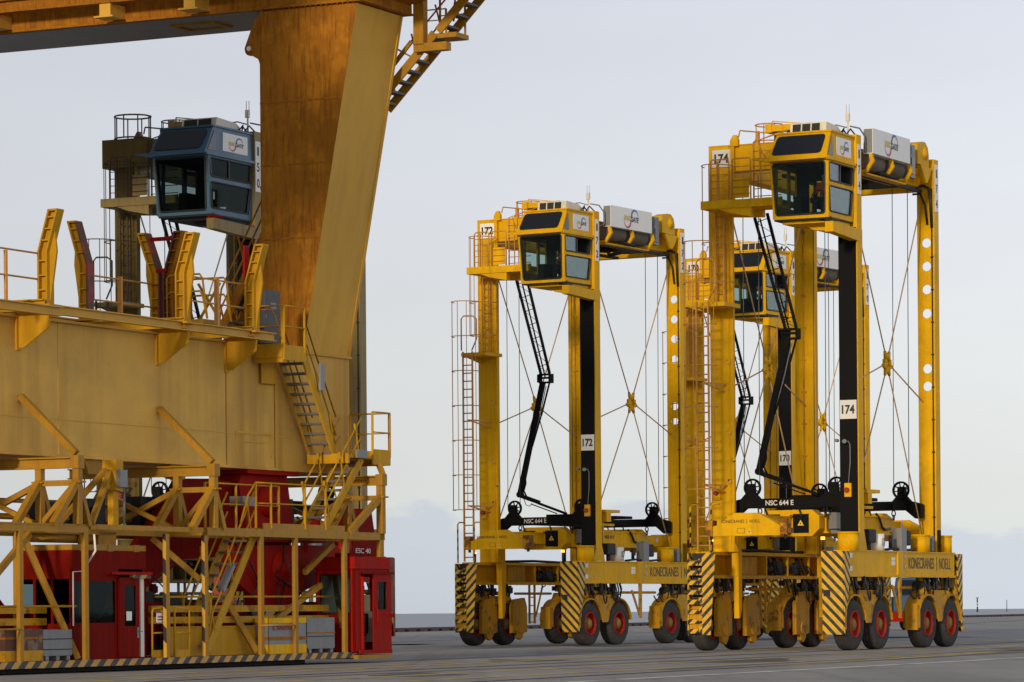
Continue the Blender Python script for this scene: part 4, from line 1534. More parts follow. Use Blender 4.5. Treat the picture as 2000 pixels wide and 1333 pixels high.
# ------------------------------------------------------------------ rail gantry crane
# local axes: x = towards the yard side, y = along the rail, z = up
def stair(t, mat, v0, z0, v1, z1, u0, u1, n, rails=(True, True), axis='y', hand=1.0, hmat='ochre2'):
    """flight of steps between (v0,z0) and (v1,z1), treads spanning u0..u1"""
    def P(u, v, z):
        return (u, v, z) if axis == 'y' else (v, u, z)
    m = MB()
    for u in (u0, u1):
        m.bar(P(u, v0, z0), P(u, v1, z1), 0.05, 0.22, up=(0, 0, 1))
    st = m.build('stair', mat, t)
    for i in range(n):
        k = (i + 0.5) / n
        v, z = v0 + (v1 - v0) * k, z0 + (z1 - z0) * k
        tr = MB()
        a, b = P(u0 + 0.03, v - 0.13, 0), P(u1 - 0.03, v + 0.13, 0)
        tr.box(min(a[0], b[0]), max(a[0], b[0]), min(a[1], b[1]), max(a[1], b[1]), z - 0.035, z + 0.02)
        tr.build('tread', 'tread', st)
    for k, u in enumerate((u0, u1)):
        if not rails[k]:
            continue
        m = MB()
        for hh in (hand, hand * 0.55):
            m.tube([P(u, v0 + (v1 - v0) * 0.04, z0 + hh * 0.6), P(u, v0 + (v1 - v0) * 0.1, z0 + (z1 - z0) * 0.1 + hh), P(u, v1, z1 + hh)], 0.024, 5)
        for s_ in (0.15, 0.55, 0.95):
            v, z = v0 + (v1 - v0) * s_, z0 + (z1 - z0) * s_
            m.bar(P(u, v, z), P(u, v + (0.25 if v1 > v0 else -0.25) * -1, z + hand * 0.93), 0.05, 0.03)
        m.build('handrail', hmat, st)
    return st


def guide_post(t, u, v, z0, h, flare, mat, red=False):
    """I-section guide post, upright below and flared outwards above"""
    zb = z0 + h * 0.56
    zt = z0 + h
    w = 0.27
    m = MB()
    for (ua, za, ub, zb_) in ((u, z0, u, zb), (u, zb, u + flare, zt)):
        for sx in (-1, 1):
            o = sx * (0.105)
            q0, q1 = (ua + o, za), (ub + o, zb_)
            mi = 1 if (red and sx == (1 if flare < 0 else -1)) else 0
            m.loft([(q0[0] - 0.02, v - w / 2, q0[1]), (q0[0] + 0.02, v - w / 2, q0[1]), (q0[0] + 0.02, v + w / 2, q0[1]), (q0[0] - 0.02, v + w / 2, q0[1])],
                   [(q1[0] - 0.02, v - w / 2, q1[1]), (q1[0] + 0.02, v - w / 2, q1[1]), (q1[0] + 0.02, v + w / 2, q1[1]), (q1[0] - 0.02, v + w / 2, q1[1])], mi)
        m.loft([(ua - 0.09, v - 0.02, za), (ua + 0.09, v - 0.02, za), (ua + 0.09, v + 0.02, za), (ua - 0.09, v + 0.02, za)],
               [(ub - 0.09, v - 0.02, zb_), (ub + 0.09, v - 0.02, zb_), (ub + 0.09, v + 0.02, zb_), (ub - 0.09, v + 0.02, zb_)], 0)
        n = 3
        for i in range(1, n + 1):
            k = i / (n + 0.6)
            uu, zz = ua + (ub - ua) * k, za + (zb_ - za) * k
            m.box(uu - 0.09, uu + 0.09, v - w / 2 + 0.02, v + w / 2 - 0.02, zz - 0.015, zz + 0.015)
    m.box(u + flare - 0.12, u + flare + 0.12, v - w / 2, v + w / 2, zt - 0.02, zt + 0.02)
    # tapering stiffener fin on the outside
    s_ = 1 if flare > 0 else -1
    m.prism([(u + s_ * 0.12, z0), (u + s_ * 0.12, zb), (u + flare * 0.5 + s_ * 0.12, zb + h * 0.22), (u + s_ * 0.30, zb)], 'y', v - 0.03, v + 0.03)
    m.box(u - 0.24, u + 0.24, v - 0.24, v + 0.24, z0 - 0.04, z0)
    return m.build('guide_post', [mat, 'redrust'], t)


def crane():
    t = thing('gantry_crane', 'huge ochre gantry crane on rails with box girder, rusty leg and red wheel bogies', 'crane', (-10.85, 77.0, 0), -0.4575)
    # ---- sill girder
    m = MB()
    m.box(-1.6, 0.0, -11.0, 15.46, 4.72, 7.60)
    m.box(-1.66, 0.05, -8.0, 15.47, 4.66, 4.72)
    m.box(-1.66, 0.05, -8.0, 13.1, 7.60, 7.66)
    s = m.build('sill_girder', 'sill', t, 0.012)
    for y in (-3.6, 2.3, 9.42, 11.7):
        m = MB()
        m.box(0.0, 0.008, y - 0.018, y + 0.018, 4.73, 7.59)
        m.build('weld_seam', 'rusty' if y > 9 else 'ochre', s)
    m = MB()
    m.box(0.0, 0.008, -11.0, 15.4, 5.48, 5.50)
    m.build('weld_seam', 'ochre', s)
    m = MB()
    for (a, b, c, d) in ((9.85, 9.9, 4.95, 5.5), (11.5, 11.55, 4.95, 5.5), (9.85, 11.55, 5.5, 5.55)):
        m.box(0.0, 0.02, a, b, c, d)
    m.box(0.0, 0.015, 10.2, 11.2, 5.30, 5.33)
    m.build('manhole_frame', 'ochre', s)
    m = MB()
    m.box(0.05, 0.10, 10.95, 11.65, 6.72, 7.28)
    m.build('cover_plate', 'cyel', s, 0.02)
    for y in (-4.9, -1.2, 3.8, 7.4):
        m = MB()
        m.prism([(y - 0.42, 4.66), (y + 0.42, 4.66), (y + 0.22, 4.34), (y - 0.22, 4.34)], 'x', -0.3, -0.05)
        m.build('hanger_bracket', 'ochre2', s)
    # ---- leg: rust-streaked end face, inclined yard face
    m = MB()
    V = [(-1.17, 13.15, 7.6), (-0.02, 13.15, 7.6), (-0.02, 15.46, 7.6), (-1.17, 15.46, 7.6), (-1.17, 13.15, 16.02), (1.56, 13.15, 16.02), (1.56, 15.46, 16.02), (-1.17, 15.46, 16.02)]
    m.add(V, [(0, 1, 5, 4)], 1)
    m.add(V, [(1, 2, 6, 5), (2, 3, 7, 6), (3, 0, 4, 7), (4, 5, 6, 7), (0, 3, 2, 1)], 0)
    lg = m.build('leg', ['ochre', 'rusty'], t)
    m = MB()
    for z in (13.76, 12.22, 10.4):
        k = (z - 7.6) / 8.42
        m.box(-1.17, -0.02 + 1.58 * k, 13.135, 13.15, z - 0.018, z + 0.018)
    m.build('weld_seam', 'rusty', lg)
    m = MB()
    m.box(-1.17, 0.06, 13.12, 15.5, 7.56, 7.62)
    m.bar((1.56, 15.44, 16.0), (-0.01, 15.44, 7.62), 0.05, 0.1, up=(0, 1, 0))
    m.build('flange_plate', 'ochre', lg)
    m = MB()
    c = (-1.43, 15.12)
    ring = [(c[0] + 0.15 * cos(a), c[1] + 0.17 * sin(a)) for a in [radians(x) for x in range(165, 300, 15)]]
    pts = [(-1.15, 15.9), (-1.27, 15.88)] + ring + [(-1.2, 14.85), (-1.15, 14.72)]
    m.prism(pts, 'y', 13.12, 13.2)
    m.lathe([(-0.03, 0.055), (-0.03, 0.11), (0.03, 0.11), (0.03, 0.055)], (c[0], 13.11, c[1]), 'y', 18)
    lug = m.build('lifting_lug', 'rusty', lg)
    m = MB()
    m.cyl((c[0], 13.06, c[1]), (c[0], 13.075, c[1]), 0.06, n=14)
    m.build('pin_hole', 'white', lug)
    # ---- portal beam overhead
    m = MB()
    m.box(-34.0, 1.75, 13.15, 15.65, 16.10, 19.2)
    m.loft([(1.75, 13.4, 16.28), (1.75, 15.5, 16.28), (1.75, 15.5, 19.1), (1.75, 13.4, 19.1)], [(6.0, 13.4, 17.1), (6.0, 15.5, 17.1), (6.0, 15.5, 19.1), (6.0, 13.4, 19.1)])
    m.box(-34.0, 1.75, 13.05, 15.75, 16.05, 16.10)
    pb = m.build('portal_beam', 'rusty', t)
    m = MB()
    m.box(-34.0, -1.3, 13.2, 15.6, 16.035, 16.05)
    m.build('underside_plate', 'grey', pb)
    m = MB()
    for (a, b, c_, d) in ((-4.2, -2.9, 13.9, 13.98), (-4.2, -2.9, 14.72, 14.80), (-4.2, -4.08, 13.98, 14.72), (-3.02, -2.9, 13.98, 14.72)):
        m.box(a, b, c_, d, 15.98, 16.035)
    m.build('hatch_frame', 'ochre2', pb)
    m = MB()
    m.ibeam((-34.0, 12.55, 16.62), (-0.9, 12.55, 16.62), 0.30, 0.34, 0.04)
    m.build('runway_beam', 'rusty', pb)
    for u in (-8.6, -5.2, -2.75):
        m = MB()
        m.box(u - 0.16, u + 0.16, 12.45, 13.15, 16.14, 16.45)
        m.box(u - 0.30, u + 0.25, 12.40, 12.95, 16.10, 16.14)
        m.build('runway_bracket', 'ochre', pb)
    m = MB()
    for q in range(18):
        u = -1.05 + q * 0.15
        m.cyl((u, 13.09, 16.02), (u, 13.09, 16.05), 0.02, n=6)
    m.build('bolt_row', 'rusty', pb, 0)
    # far end frame of the same crane and the tie girder between both frames
    m = MB()
    V = [(-1.17, -10.5, 7.6), (-0.02, -10.5, 7.6), (-0.02, -8.2, 7.6), (-1.17, -8.2, 7.6), (-1.17, -10.5, 16.02), (1.56, -10.5, 16.02), (1.56, -8.2, 16.02), (-1.17, -8.2, 16.02)]
    m.loft(V[:4], V[4:])
    m.build('leg', 'ochre', t)
    m = MB()
    m.box(-34.0, 6.0, -10.7, -8.0, 16.05, 19.2)
    m.build('portal_beam', 'ochre2', t)
    m = MB()
    m.box(-1.2, 1.3, -11.0, 16.0, 19.22, 21.8)
    m.box(-31.2, -28.7, -11.0, 16.0, 19.22, 21.8)
    m.build('tie_girder', 'ochre2', t)
    # ---- stair hanging under the overhang
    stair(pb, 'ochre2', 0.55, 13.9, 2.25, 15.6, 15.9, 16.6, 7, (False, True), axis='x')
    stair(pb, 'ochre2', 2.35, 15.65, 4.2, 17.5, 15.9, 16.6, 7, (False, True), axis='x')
    m = MB()
    m.box(1.78, 2.06, 15.66, 15.9, 15.3, 16.5)
    m.box(1.78, 2.70, 15.66, 15.92, 15.14, 15.34)
    m.box(2.1, 2.85, 15.92, 16.6, 15.48, 15.6)
    m.build('landing_hanger', 'ochre2', pb)
    m = MB()
    guard_rail(m, [(2.05, 16.6, 15.6), (2.75, 16.6, 15.6)], 1.0, 0.02)
    guard_rail(m, [(1.95, 15.95, 15.6), (2.55, 15.95, 15.6)], 0.6, 0.018)
    m.bar((0.95, 15.9, 14.75), (1.6, 15.9, 15.45), 0.06, 0.1)
    m.bar((0.9, 15.95, 15.45), (1.7, 15.95, 15.0), 0.04, 0.04)
    m.build('handrail', 'ochre2', pb)
    # ---- gallery on top of the girder
    for k, v in enumerate((0.75, 6.4, 9.45)):
        m = MB()
        m.prism([(0.0, 6.95), (0.16, 6.95), (0.82, 7.38), (0.82, 7.66), (0.0, 7.66)], 'y', v - 0.02, v + 0.02)
        m.box(0.0, 0.86, v - 0.12, v + 0.12, 7.66, 7.70)
        m.box(0.0, 0.04, v - 0.1, v + 0.1, 6.9, 7.66)
        m.build('gallery_bracket', 'cyel', t)
        m = MB()
        m.ibeam((-2.2, v - 0.25, 7.82), (0.86, v - 0.25, 7.82), 0.2, 0.24, 0.03)
        m.build('gallery_cross_beam', 'cyel', t)
    m = MB()
    m.ibeam((0.95, -8.0, 7.70), (0.95, 0.95, 7.70), 0.16, 0.2, 0.025)
    m.ibeam((0.80, 1.0, 7.75), (0.80, 10.3, 7.75), 0.16, 0.2, 0.025)
    m.ibeam((-1.9, -8.0, 7.90), (-1.9, 10.3, 7.90), 0.16, 0.2, 0.025)
    m.build('gallery_edge_beam', 'ochre', t)
    for v in (0.72, 6.3, 9.4):
        guide_post(t, 0.74, v, 7.84, 2.0, 0.27, 'cyel')
    for v, f, r in ((6.15, -0.30, True), (9.25, -0.36, True)):
        guide_post(t, -1.75, v, 8.0, 2.25, f, 'cyel', r)
    gp = guide_post(t, -1.40, 9.25, 8.0, 2.25, 0.30, 'rusty', True)
    m = MB()
    for z, w_ in ((10.1, 0.30), (9.35, 0.14)):
        m.bar((-1.57 - w_, 9.15, z), (-1.57 + w_, 9.15, z), 0.08, 0.09)
    m.build('red_spacer', 'red', gp)
    m = MB()
    m.box(0.56, 0.62, 9.3, 9.5, 9.1, 9.85)
    m.build('red_wear_plate', 'red', gp)
    m = MB()
    for z in (8.93, 8.38):
        m.tube([(0.62, -8.0, z), (0.62, 0.7, z)], 0.022, 6)
        m.tube([(-1.75, 6.15, z + 0.1), (-1.75, 9.2, z + 0.1)], 0.022, 6)
        m.tube([(0.62, 6.3, z), (0.62, 9.4, z)], 0.022, 6)
    for v in (-0.6, -3.0):
        m.bar((0.62, v, 7.8), (0.62, v, 8.9), 0.06, 0.06)
    m.bar((-1.75, 7.6, 8.0), (-1.75, 7.6, 9.1), 0.1, 0.08)
    m.bar((0.62, 8.0, 7.8), (0.62, 8.0, 9.0), 0.1, 0.08)
    m.build('handrail', 'rail', t)
    # small landing with bent-tube guard and crossed lattice behind it
    m = MB()
    m.box(-1.4, -0.4, 9.1, 10.2, 8.05, 8.16)
    m.box(-1.3, -1.1, 9.2, 10.1, 7.66, 8.05)
    m.box(-0.7, -0.5, 9.2, 10.1, 7.66, 8.05)
    m.build('access_landing', 'ochre2', t)
    m = MB()
    for v in (9.1, 10.2):
        for dz in (0, -0.4):
            m.tube([(-1.4, v, 8.16), (-1.4, v, 9.15 + dz), (-1.32, v, 9.22 + dz), (-0.5, v, 9.22 + dz), (-0.42, v, 9.1 + dz), (-0.3, v, 8.16)], 0.026, 5)
    for a, b in (((-1.2, 8.2), (-0.6, 9.1)), ((-0.6, 8.2), (-1.2, 9.1))):
        m.bar((a[0], 10.2, a[1]), (b[0], 10.2, b[1]), 0.05, 0.05)
    m.bar((-1.0, 9.15, 8.16), (-1.0, 9.15, 9.2), 0.06, 0.06)
    m.build('handrail', 'cyel', t)
    # stair rising behind the leg from the gallery
    st = stair(t, 'rusty', -2.75, 8.0, -1.1, 11.0, 13.6, 14.3, 9, (True, True), axis='x', hmat='rusty')
    # ---- cabinet platform and stairs on the yard face
    m = MB()
    m.box(0.1, 0.88, 10.6, 11.65, 7.36, 7.42)
    m.box(0.1, 0.88, 10.57, 10.60, 7.30, 7.62)
    m.box(0.88, 0.91, 10.6, 11.65, 7.24, 7.60)
    m.box(0.1, 0.88, 10.6, 10.7, 7.18, 7.36)
    pf = m.build('service_platform', 'cyel', t)
    m = MB()
    m.box(0.02, 0.30, 10.75, 11.5, 7.66, 8.95)
    cb = m.build('control_cabinet', 'steeldark', pf, 0.015)
    m = MB()
    m.box(0.30, 0.305, 11.05, 11.3, 8.5, 8.65)
    m.box(0.30, 0.31, 10.8, 10.83, 8.25, 8.35)
    m.build('nameplate', 'grey', cb)
    m = MB()
    guard_rail(m, [(0.15, 10.6, 7.45), (0.86, 10.6, 7.45), (0.90, 10.62, 7.45), (0.90, 11.6, 7.45)], 1.08, 0.022)
    m.tube([(0.3, 10.62, 8.45), (0.55, 10.62, 8.45), (0.65, 10.64, 8.3), (0.8, 10.66, 7.6)], 0.02, 5)
    m.build('handrail', 'cyel', pf)
    stair(t, 'cyel', 11.75, 7.35, 13.3, 5.0, 0.15, 0.80, 10, (True, True), hmat='cyel')
    m = MB()
    m.box(0.1, 1.25, 13.15, 15.2, 5.0, 5.06)
    m.box(0.1, 1.25, 13.1, 13.16, 4.86, 5.1)
    m.box(1.25, 1.29, 14.3, 15.2, 4.86, 5.24)
    m.box(0.1, 1.25, 15.2, 15.24, 4.86, 5.24)
    ld = m.build('stair_landing', 'cyel', t)
    m = MB()
    guard_rail(m, [(0.15, 15.2, 5.06), (1.25, 15.2, 5.06)], 1.1, 0.022)
    guard_rail(m, [(1.27, 14.3, 5.06), (1.27, 15.2, 5.06)], 1.1, 0.022)
    m.build('handrail', 'cyel', ld)
    m = MB()
    m.box(1.28, 1.34, 13.4, 13.9, 5.0, 5.2)
    m.box(0.86, 0.92, 12.35, 12.55, 6.6, 7.25)
    m.build('fluorescent_lamp', 'grey', ld)
    stair(t, 'cyel', 12.0, 3.2, 13.95, 5.0, 0.55, 1.15, 8, (True, True), hmat='cyel')
    stair(t, 'cyel', 6.45, 0.4, 8.6, 3.05, 0.50, 1.22, 10, (True, True), hmat='cyel')
    m = MB()
    m.bar((1.2, 7.1, 1.75), (1.2, 7.6, 2.35), 0.16, 0.1)
    m.build('fluorescent_lamp', 'grey', t)
    # ---- trussed service frame hung from cross beams
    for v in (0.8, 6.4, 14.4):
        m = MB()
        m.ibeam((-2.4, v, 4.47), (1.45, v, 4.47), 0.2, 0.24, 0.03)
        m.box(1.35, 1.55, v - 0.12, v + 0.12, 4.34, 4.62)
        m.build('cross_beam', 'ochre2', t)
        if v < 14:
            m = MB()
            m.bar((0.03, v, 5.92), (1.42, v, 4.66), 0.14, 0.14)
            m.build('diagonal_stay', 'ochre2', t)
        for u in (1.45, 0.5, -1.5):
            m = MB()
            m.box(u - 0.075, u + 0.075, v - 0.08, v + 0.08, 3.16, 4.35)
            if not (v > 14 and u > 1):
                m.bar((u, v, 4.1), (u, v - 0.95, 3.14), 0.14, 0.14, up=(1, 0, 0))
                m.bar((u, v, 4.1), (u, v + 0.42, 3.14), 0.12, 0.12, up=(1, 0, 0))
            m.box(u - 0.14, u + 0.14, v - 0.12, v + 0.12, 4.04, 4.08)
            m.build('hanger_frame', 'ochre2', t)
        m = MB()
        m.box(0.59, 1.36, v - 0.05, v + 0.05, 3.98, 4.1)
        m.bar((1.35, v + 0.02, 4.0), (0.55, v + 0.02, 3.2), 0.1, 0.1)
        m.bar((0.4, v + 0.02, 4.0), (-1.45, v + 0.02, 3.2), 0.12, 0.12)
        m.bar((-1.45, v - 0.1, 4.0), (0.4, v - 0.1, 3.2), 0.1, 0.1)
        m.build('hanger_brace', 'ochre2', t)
    m = MB()
    m.box(1.38, 1.45, -8.0, 1.2, 2.98, 3.16)
    m.box(1.37, 1.46, -8.0, 1.2, 3.13, 3.16)
    m.box(1.40, 1.45, 1.3, 5.95, 3.06, 3.17)
    m.box(1.37, 1.46, 6.1, 14.55, 3.00, 3.18)
    m.box(0.42, 0.50, -8.0, 14.5, 2.98, 3.16)
    m.box(-1.55, -1.45, -8.0, 14.5, 2.98, 3.16)
    for v in (1.1, 6.15, 8.7, 12.5, 14.4):
        m.box(0.5, 1.37, v - 0.06, v + 0.06, 3.0, 3.12)
    m.build('walkway_beam', 'ochre2', t)
    m = MB()
    m.box(0.5, 1.37, 8.7, 12.5, 3.18, 3.21)
    m.box(1.41, 1.44, 8.65, 12.55, 3.18, 3.32)
    m.build('walkway_deck', 'ochre2', t)
    m = MB()
    guard_rail(m, [(1.44, 8.3, 3.2), (1.44, 9.0, 3.2), (1.44, 10.6, 3.2), (1.44, 11.6, 3.2)], 1.05, 0.022)
    guard_rail(m, [(0.5, 7.6, 3.2), (0.5, 9.0, 3.2), (0.5, 11.0, 3.2)], 1.05, 0.022)
    m.tube([(1.44, 8.3, 4.25), (1.44, 7.95, 3.95), (1.44, 7.6, 3.3)], 0.024, 5)
    m.build('handrail', 'cyel', t)
    m = MB()
    m.box(0.15, 0.55, 9.3, 9.9, 3.75, 3.98)
    m.build('fluorescent_lamp', 'grey', t)
    m = MB()
    m.bar((1.44, 14.4, 4.08), (1.44, 12.75, 3.16), 0.18, 0.1, up=(1, 0, 0))
    m.bar((1.27, 14.6, 4.9), (1.45, 14.5, 4.6), 0.12, 0.1)
    m.bar((1.44, 1.35, 3.2), (0.75, 3.2, 4.4), 0.12, 0.12)
    m.bar((0.75, 3.0, 4.4), (0.5, 1.5, 3.2), 0.1, 0.1)
    m.build('diagonal_stay', 'ochre2', t)
    m = MB()
    m.box(0.6, 0.95, 3.1, 3.4, 3.95, 4.62)
    m.box(0.7, 0.85, 3.15, 3.35, 3.1, 3.95)
    hb = m.build('hanger_column', 'cyel', t)
    m = MB()
    m.box(0.95, 1.05, 3.12, 3.42, 4.02, 4.4)
    m.tube([(0.9, 3.5, 4.0), (0.9, 3.5, 3.2)], 0.025, 6)
    m.build('switch_box', 'galv', hb)
    # posts down to the base deck
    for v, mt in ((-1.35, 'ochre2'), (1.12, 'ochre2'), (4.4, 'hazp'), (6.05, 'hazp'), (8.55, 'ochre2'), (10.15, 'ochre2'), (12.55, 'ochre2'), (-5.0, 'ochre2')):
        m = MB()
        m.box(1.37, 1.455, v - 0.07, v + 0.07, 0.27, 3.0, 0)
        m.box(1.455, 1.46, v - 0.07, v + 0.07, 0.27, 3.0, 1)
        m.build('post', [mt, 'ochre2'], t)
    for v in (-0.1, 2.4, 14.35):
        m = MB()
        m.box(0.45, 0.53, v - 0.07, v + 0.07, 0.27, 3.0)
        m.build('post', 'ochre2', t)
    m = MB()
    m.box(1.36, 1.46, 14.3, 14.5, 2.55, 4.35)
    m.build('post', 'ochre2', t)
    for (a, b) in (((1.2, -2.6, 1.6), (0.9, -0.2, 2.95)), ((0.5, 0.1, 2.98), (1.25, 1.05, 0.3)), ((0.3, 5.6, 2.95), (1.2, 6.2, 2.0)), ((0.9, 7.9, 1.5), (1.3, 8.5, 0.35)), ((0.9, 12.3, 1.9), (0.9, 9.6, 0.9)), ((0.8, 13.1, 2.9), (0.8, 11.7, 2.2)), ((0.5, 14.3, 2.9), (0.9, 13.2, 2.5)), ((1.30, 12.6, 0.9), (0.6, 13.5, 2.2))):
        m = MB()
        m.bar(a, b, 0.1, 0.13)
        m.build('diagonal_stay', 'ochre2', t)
    # ---- base deck with striped edge
    m = MB()
    m.box(-1.2, 1.47, -8.0, 12.85, 0.14, 0.27, 1)
    m.box(1.47, 1.50, -8.0, 12.85, 0.13, 0.275, 0)
    m.box(0.3, 1.62, 12.85, 14.5, 0.10, 0.2, 1)
    m.build('base_deck', ['haze', 'ochre2'], t)
    m = MB()
    m.box(-0.8, 0.9, -6.0, 11.5, 0.02, 0.14)
    m.build('underframe', 'dark', t)
    m = MB()
    m.box(0.9, 1.0, 5.1, 9.8, 0.28, 0.92)
    m.box(0.88, 1.02, 5.1, 9.8, 0.92, 0.95)
    m.build('buffer_bulkhead', 'cyel', t)
    for z0, z1 in ((1.02, 1.17), (1.27, 1.42)):
        m = MB()
        m.box(0.82, 0.9, 4.6, 12.7, z0, z1)
        m.box(0.5, 0.58, -8.0, 0.9, z0, z1)
        m.build('guard_beam', 'yeld', t)
    m = MB()
    m.tube([(1.0, 4.6, 1.62), (1.0, 12.7, 1.62)], 0.025, 6)
    m.tube([(1.2, -8.0, 1.42), (1.2, 1.1, 1.42)], 0.025, 6)
    m.tube([(1.46, 8.5, 0.95), (1.46, 10.1, 0.95)], 0.02, 6)
    m.tube([(1.46, -8.0, 0.95), (1.46, -1.3, 0.95)], 0.02, 6)
    m.build('handrail', 'cyel', t)
    # gate beside the stair
    m = MB()
    for v0, v1, u in ((3.98, 4.7, 1.30), (4.72, 5.35, 1.42)):
        m.tube([(u, v0, 0.3), (u, v0, 1.3), (u, v0 + 0.06, 1.36), (u, v1 - 0.06, 1.36), (u, v1, 1.3), (u, v1, 0.3)], 0.024, 6)
        m.tube([(u, v0, 0.82), (u, v1, 0.82)], 0.02, 6)
        m.box(u - 0.01, u + 0.01, v0, v1, 0.28, 0.44)
    gt = m.build('gate', 'cyel', t)
    m = MB()
    m.box(1.32, 1.33, 4.12, 4.56, 1.05, 1.26)
    sg = m.build('notice_plate', 'white', gt)
    text('CUIDADO', (1.334, 4.34, 1.18), (0, 1, 0), (0, 0, 1), 'txtr', sg, w=0.3, h=0.04, bold=0.02) if False else None
    m = MB()
    m.box(1.33, 1.333, 4.18, 4.50, 1.16, 1.19)
    m.box(1.33, 1.333, 4.16, 4.52, 1.10, 1.125)
    m.build('notice_line', 'txtr', sg)
    # ---- red bogies
    m = MB()
    m.prism([(10.6, 4.66), (12.7, 4.66), (12.75, 4.4), (13.05, 3.2), (12.8, 2.95), (10.9, 2.95), (10.4, 4.3)], 'x', -0.95, -0.25)
    m.box(-1.2, 0.0, 10.4, 12.9, 4.56, 4.66)
    tb = m.build('trunnion_bracket', 'red', t)
    m = MB()
    m.lathe([(0.0, 0.42), (0.05, 0.42), (0.06, 0.36), (0.10, 0.34), (0.11, 0.22), (0.16, 0.2), (0.17, 0.0)], (-0.25, 11.75, 3.98), 'x', 26)
    m.build('pivot_hub', 'red', tb)
    m = MB()
    m.prism([(8.0, 4.38), (9.6, 4.42), (11.2, 4.3), (13.0, 3.3), (13.3, 2.6), (10.5, 2.6), (8.2, 2.5), (6.2, 1.7), (5.0, 0.9), (4.6, 1.5), (6.2, 2.9), (7.5, 3.9)], 'x', -0.60, -0.45)
    m.build('equalizer_beam', 'redd', t)
    m = MB()
    m.prism([(-8.0, 4.3), (-4.5, 4.35), (-1.2, 3.0), (0.9, 1.4), (2.0, 0.9), (1.4, 0.7), (-0.6, 0.9), (-8.0, 2.6)], 'x', -0.60, -0.45)
    m.build('equalizer_beam', 'redd', t)
    m = MB()
    m.prism([(9.9, 2.85), (15.0, 2.9), (14.9, 2.2), (13.2, 1.75), (12.6, 1.39), (11.3, 1.39), (10.0, 2.0)], 'x', -0.55, -0.10)
    m.box(-0.6, -0.05, 11.0, 12.8, 1.30, 1.42)
    eq = m.build('bogie_beam', 'red', t)
    m = MB()
    m.lathe([(0.0, 0.40), (0.06, 0.40), (0.07, 0.33), (0.12, 0.30), (0.13, 0.18), (0.18, 0.16), (0.19, 0.0)], (-0.10, 12.1, 2.3), 'x', 26)
    m.tube([(0.02, 12.3, 2.35), (0.06, 12.9, 2.2), (0.06, 12.9, 1.95), (0.02, 12.5, 1.8)], 0.02, 5)
    m.build('pivot_hub', 'red', eq)
    m = MB()
    m.box(-0.10, -0.07, 10.0, 10.3, 1.55, 1.75)
    m.build('data_plate', 'warn', eq)
    for v in (9.2, 13.9, 6.3, 2.9, -2.4):
        m = MB()
        m.prism([(v - 1.2, 0.55), (v + 1.2, 0.55), (v + 1.1, 1.2), (v + 0.5, 1.5), (v - 0.5, 1.5), (v - 1.1, 1.2)], 'x', -0.7, -0.05)
        m.cyl((-0.02, v - 0.6, 0.62), (0.06, v - 0.6, 0.62), 0.3, n=18)
        m.cyl((-0.02, v + 0.6, 0.62), (0.06, v + 0.6, 0.62), 0.3, n=18)
        m.build('wheel_truck', 'redd', t)
    # machinery behind: motor housings, ducting
    m = MB()
    m.cyl((0.3, 0.6, 2.92), (0.3, 3.6, 2.92), 0.13, n=14)
    m.box(0.0, 0.5, 3.1, 3.8, 2.75, 3.05)
    m.build('drive_shaft_cover', 'ochre2', t)
    m = MB()
    m.box(-0.5, -0.1, 13.0, 14.4, 2.95, 3.2)
    m.cyl((0.0, 13.6, 3.0), (0.0, 13.6, 3.5), 0.16, n=12)
    m.tube([(0.0, 12.7, 3.1), (0.1, 13.0, 3.15), (0.1, 13.0, 2.7)], 0.06, 6)
    m.build('brake_unit', 'red', t)
    # gearboxes, motors and cable runs packed between the bogies
    rr = random.Random(31)
    for v in (4.3, 5.6, 6.9, 8.3, 9.7, 11.2):
        m = MB()
        w_ = rr.uniform(0.4, 0.62)
        m.box(-1.1, -0.75, v - w_, v + w_, 0.4, rr.uniform(1.3, 1.9))
        m.cyl((-0.75, v - 0.2, 0.95), (-0.45, v - 0.2, 0.95), 0.28, n=14)
        m.box(-0.75, -0.62, v + 0.1, v + 0.45, 0.6, 1.2)
        m.build('drive_gearbox', 'dark' if rr.random() < 0.6 else 'redd', t)
    for k in range(10):
        m = MB()
        v0 = rr.uniform(5.0, 12.5)
        z0 = rr.uniform(1.6, 3.2)
        m.tube([(-0.02, v0, z0), (0.05, v0 + rr.uniform(-0.6, 0.6), z0 - 0.5), (0.03, v0 + rr.uniform(-0.9, 0.9), z0 - 0.8), (-0.05, v0 + rr.uniform(-1.2, 1.2), z0 - 1.2)], 0.022, 5)
        m.build('cable', 'hose', t)
    for v, z in ((7.6, 3.5), (9.6, 3.6), (3.4, 3.3), (5.0, 3.4), (13.6, 3.6)):
        m = MB()
        m.box(-1.3, -0.9, v - 0.55, v + 0.55, z - 0.3, z + 0.45)
        m.cyl((-0.9, v, z), (-0.7, v, z), 0.26, n=14)
        m.build('motor_housing', 'dark', t)
    m = MB()
    m.tube([(-1.2, -4.0, 3.4), (-1.2, 14.0, 3.4)], 0.07, 8)
    m.tube([(-1.2, -4.0, 3.75), (-1.2, 14.0, 3.75)], 0.05, 8)
    m.build('cable_tray', 'ochre2', t)
    # ---- control booth at the left: window face, sliding door standing open
    u = 1.2
    m = MB()
    m.box(-0.2, u, 0.95, 3.9, 2.22, 2.62, 0)
    m.box(u, u + 0.03, 2.74, 2.76, 0.35, 1.9, 0)
    m.box(u, u + 0.025, 1.5, 1.75, 0.78, 0.82, 0)
    m.box(-0.2, u, 0.95, 3.9, 2.62, 2.74, 1)
    for v in (1.35, 2.45, 3.5):
        m.box(u, u + 0.02, v - 0.1, v + 0.1, 2.60, 2.75, 1)
    m.box(-0.2, u, 0.95, 3.9, 0.27, 0.33, 0)
    m.box(u - 0.05, u, 0.95, 2.75, 0.33, 1.06, 0)
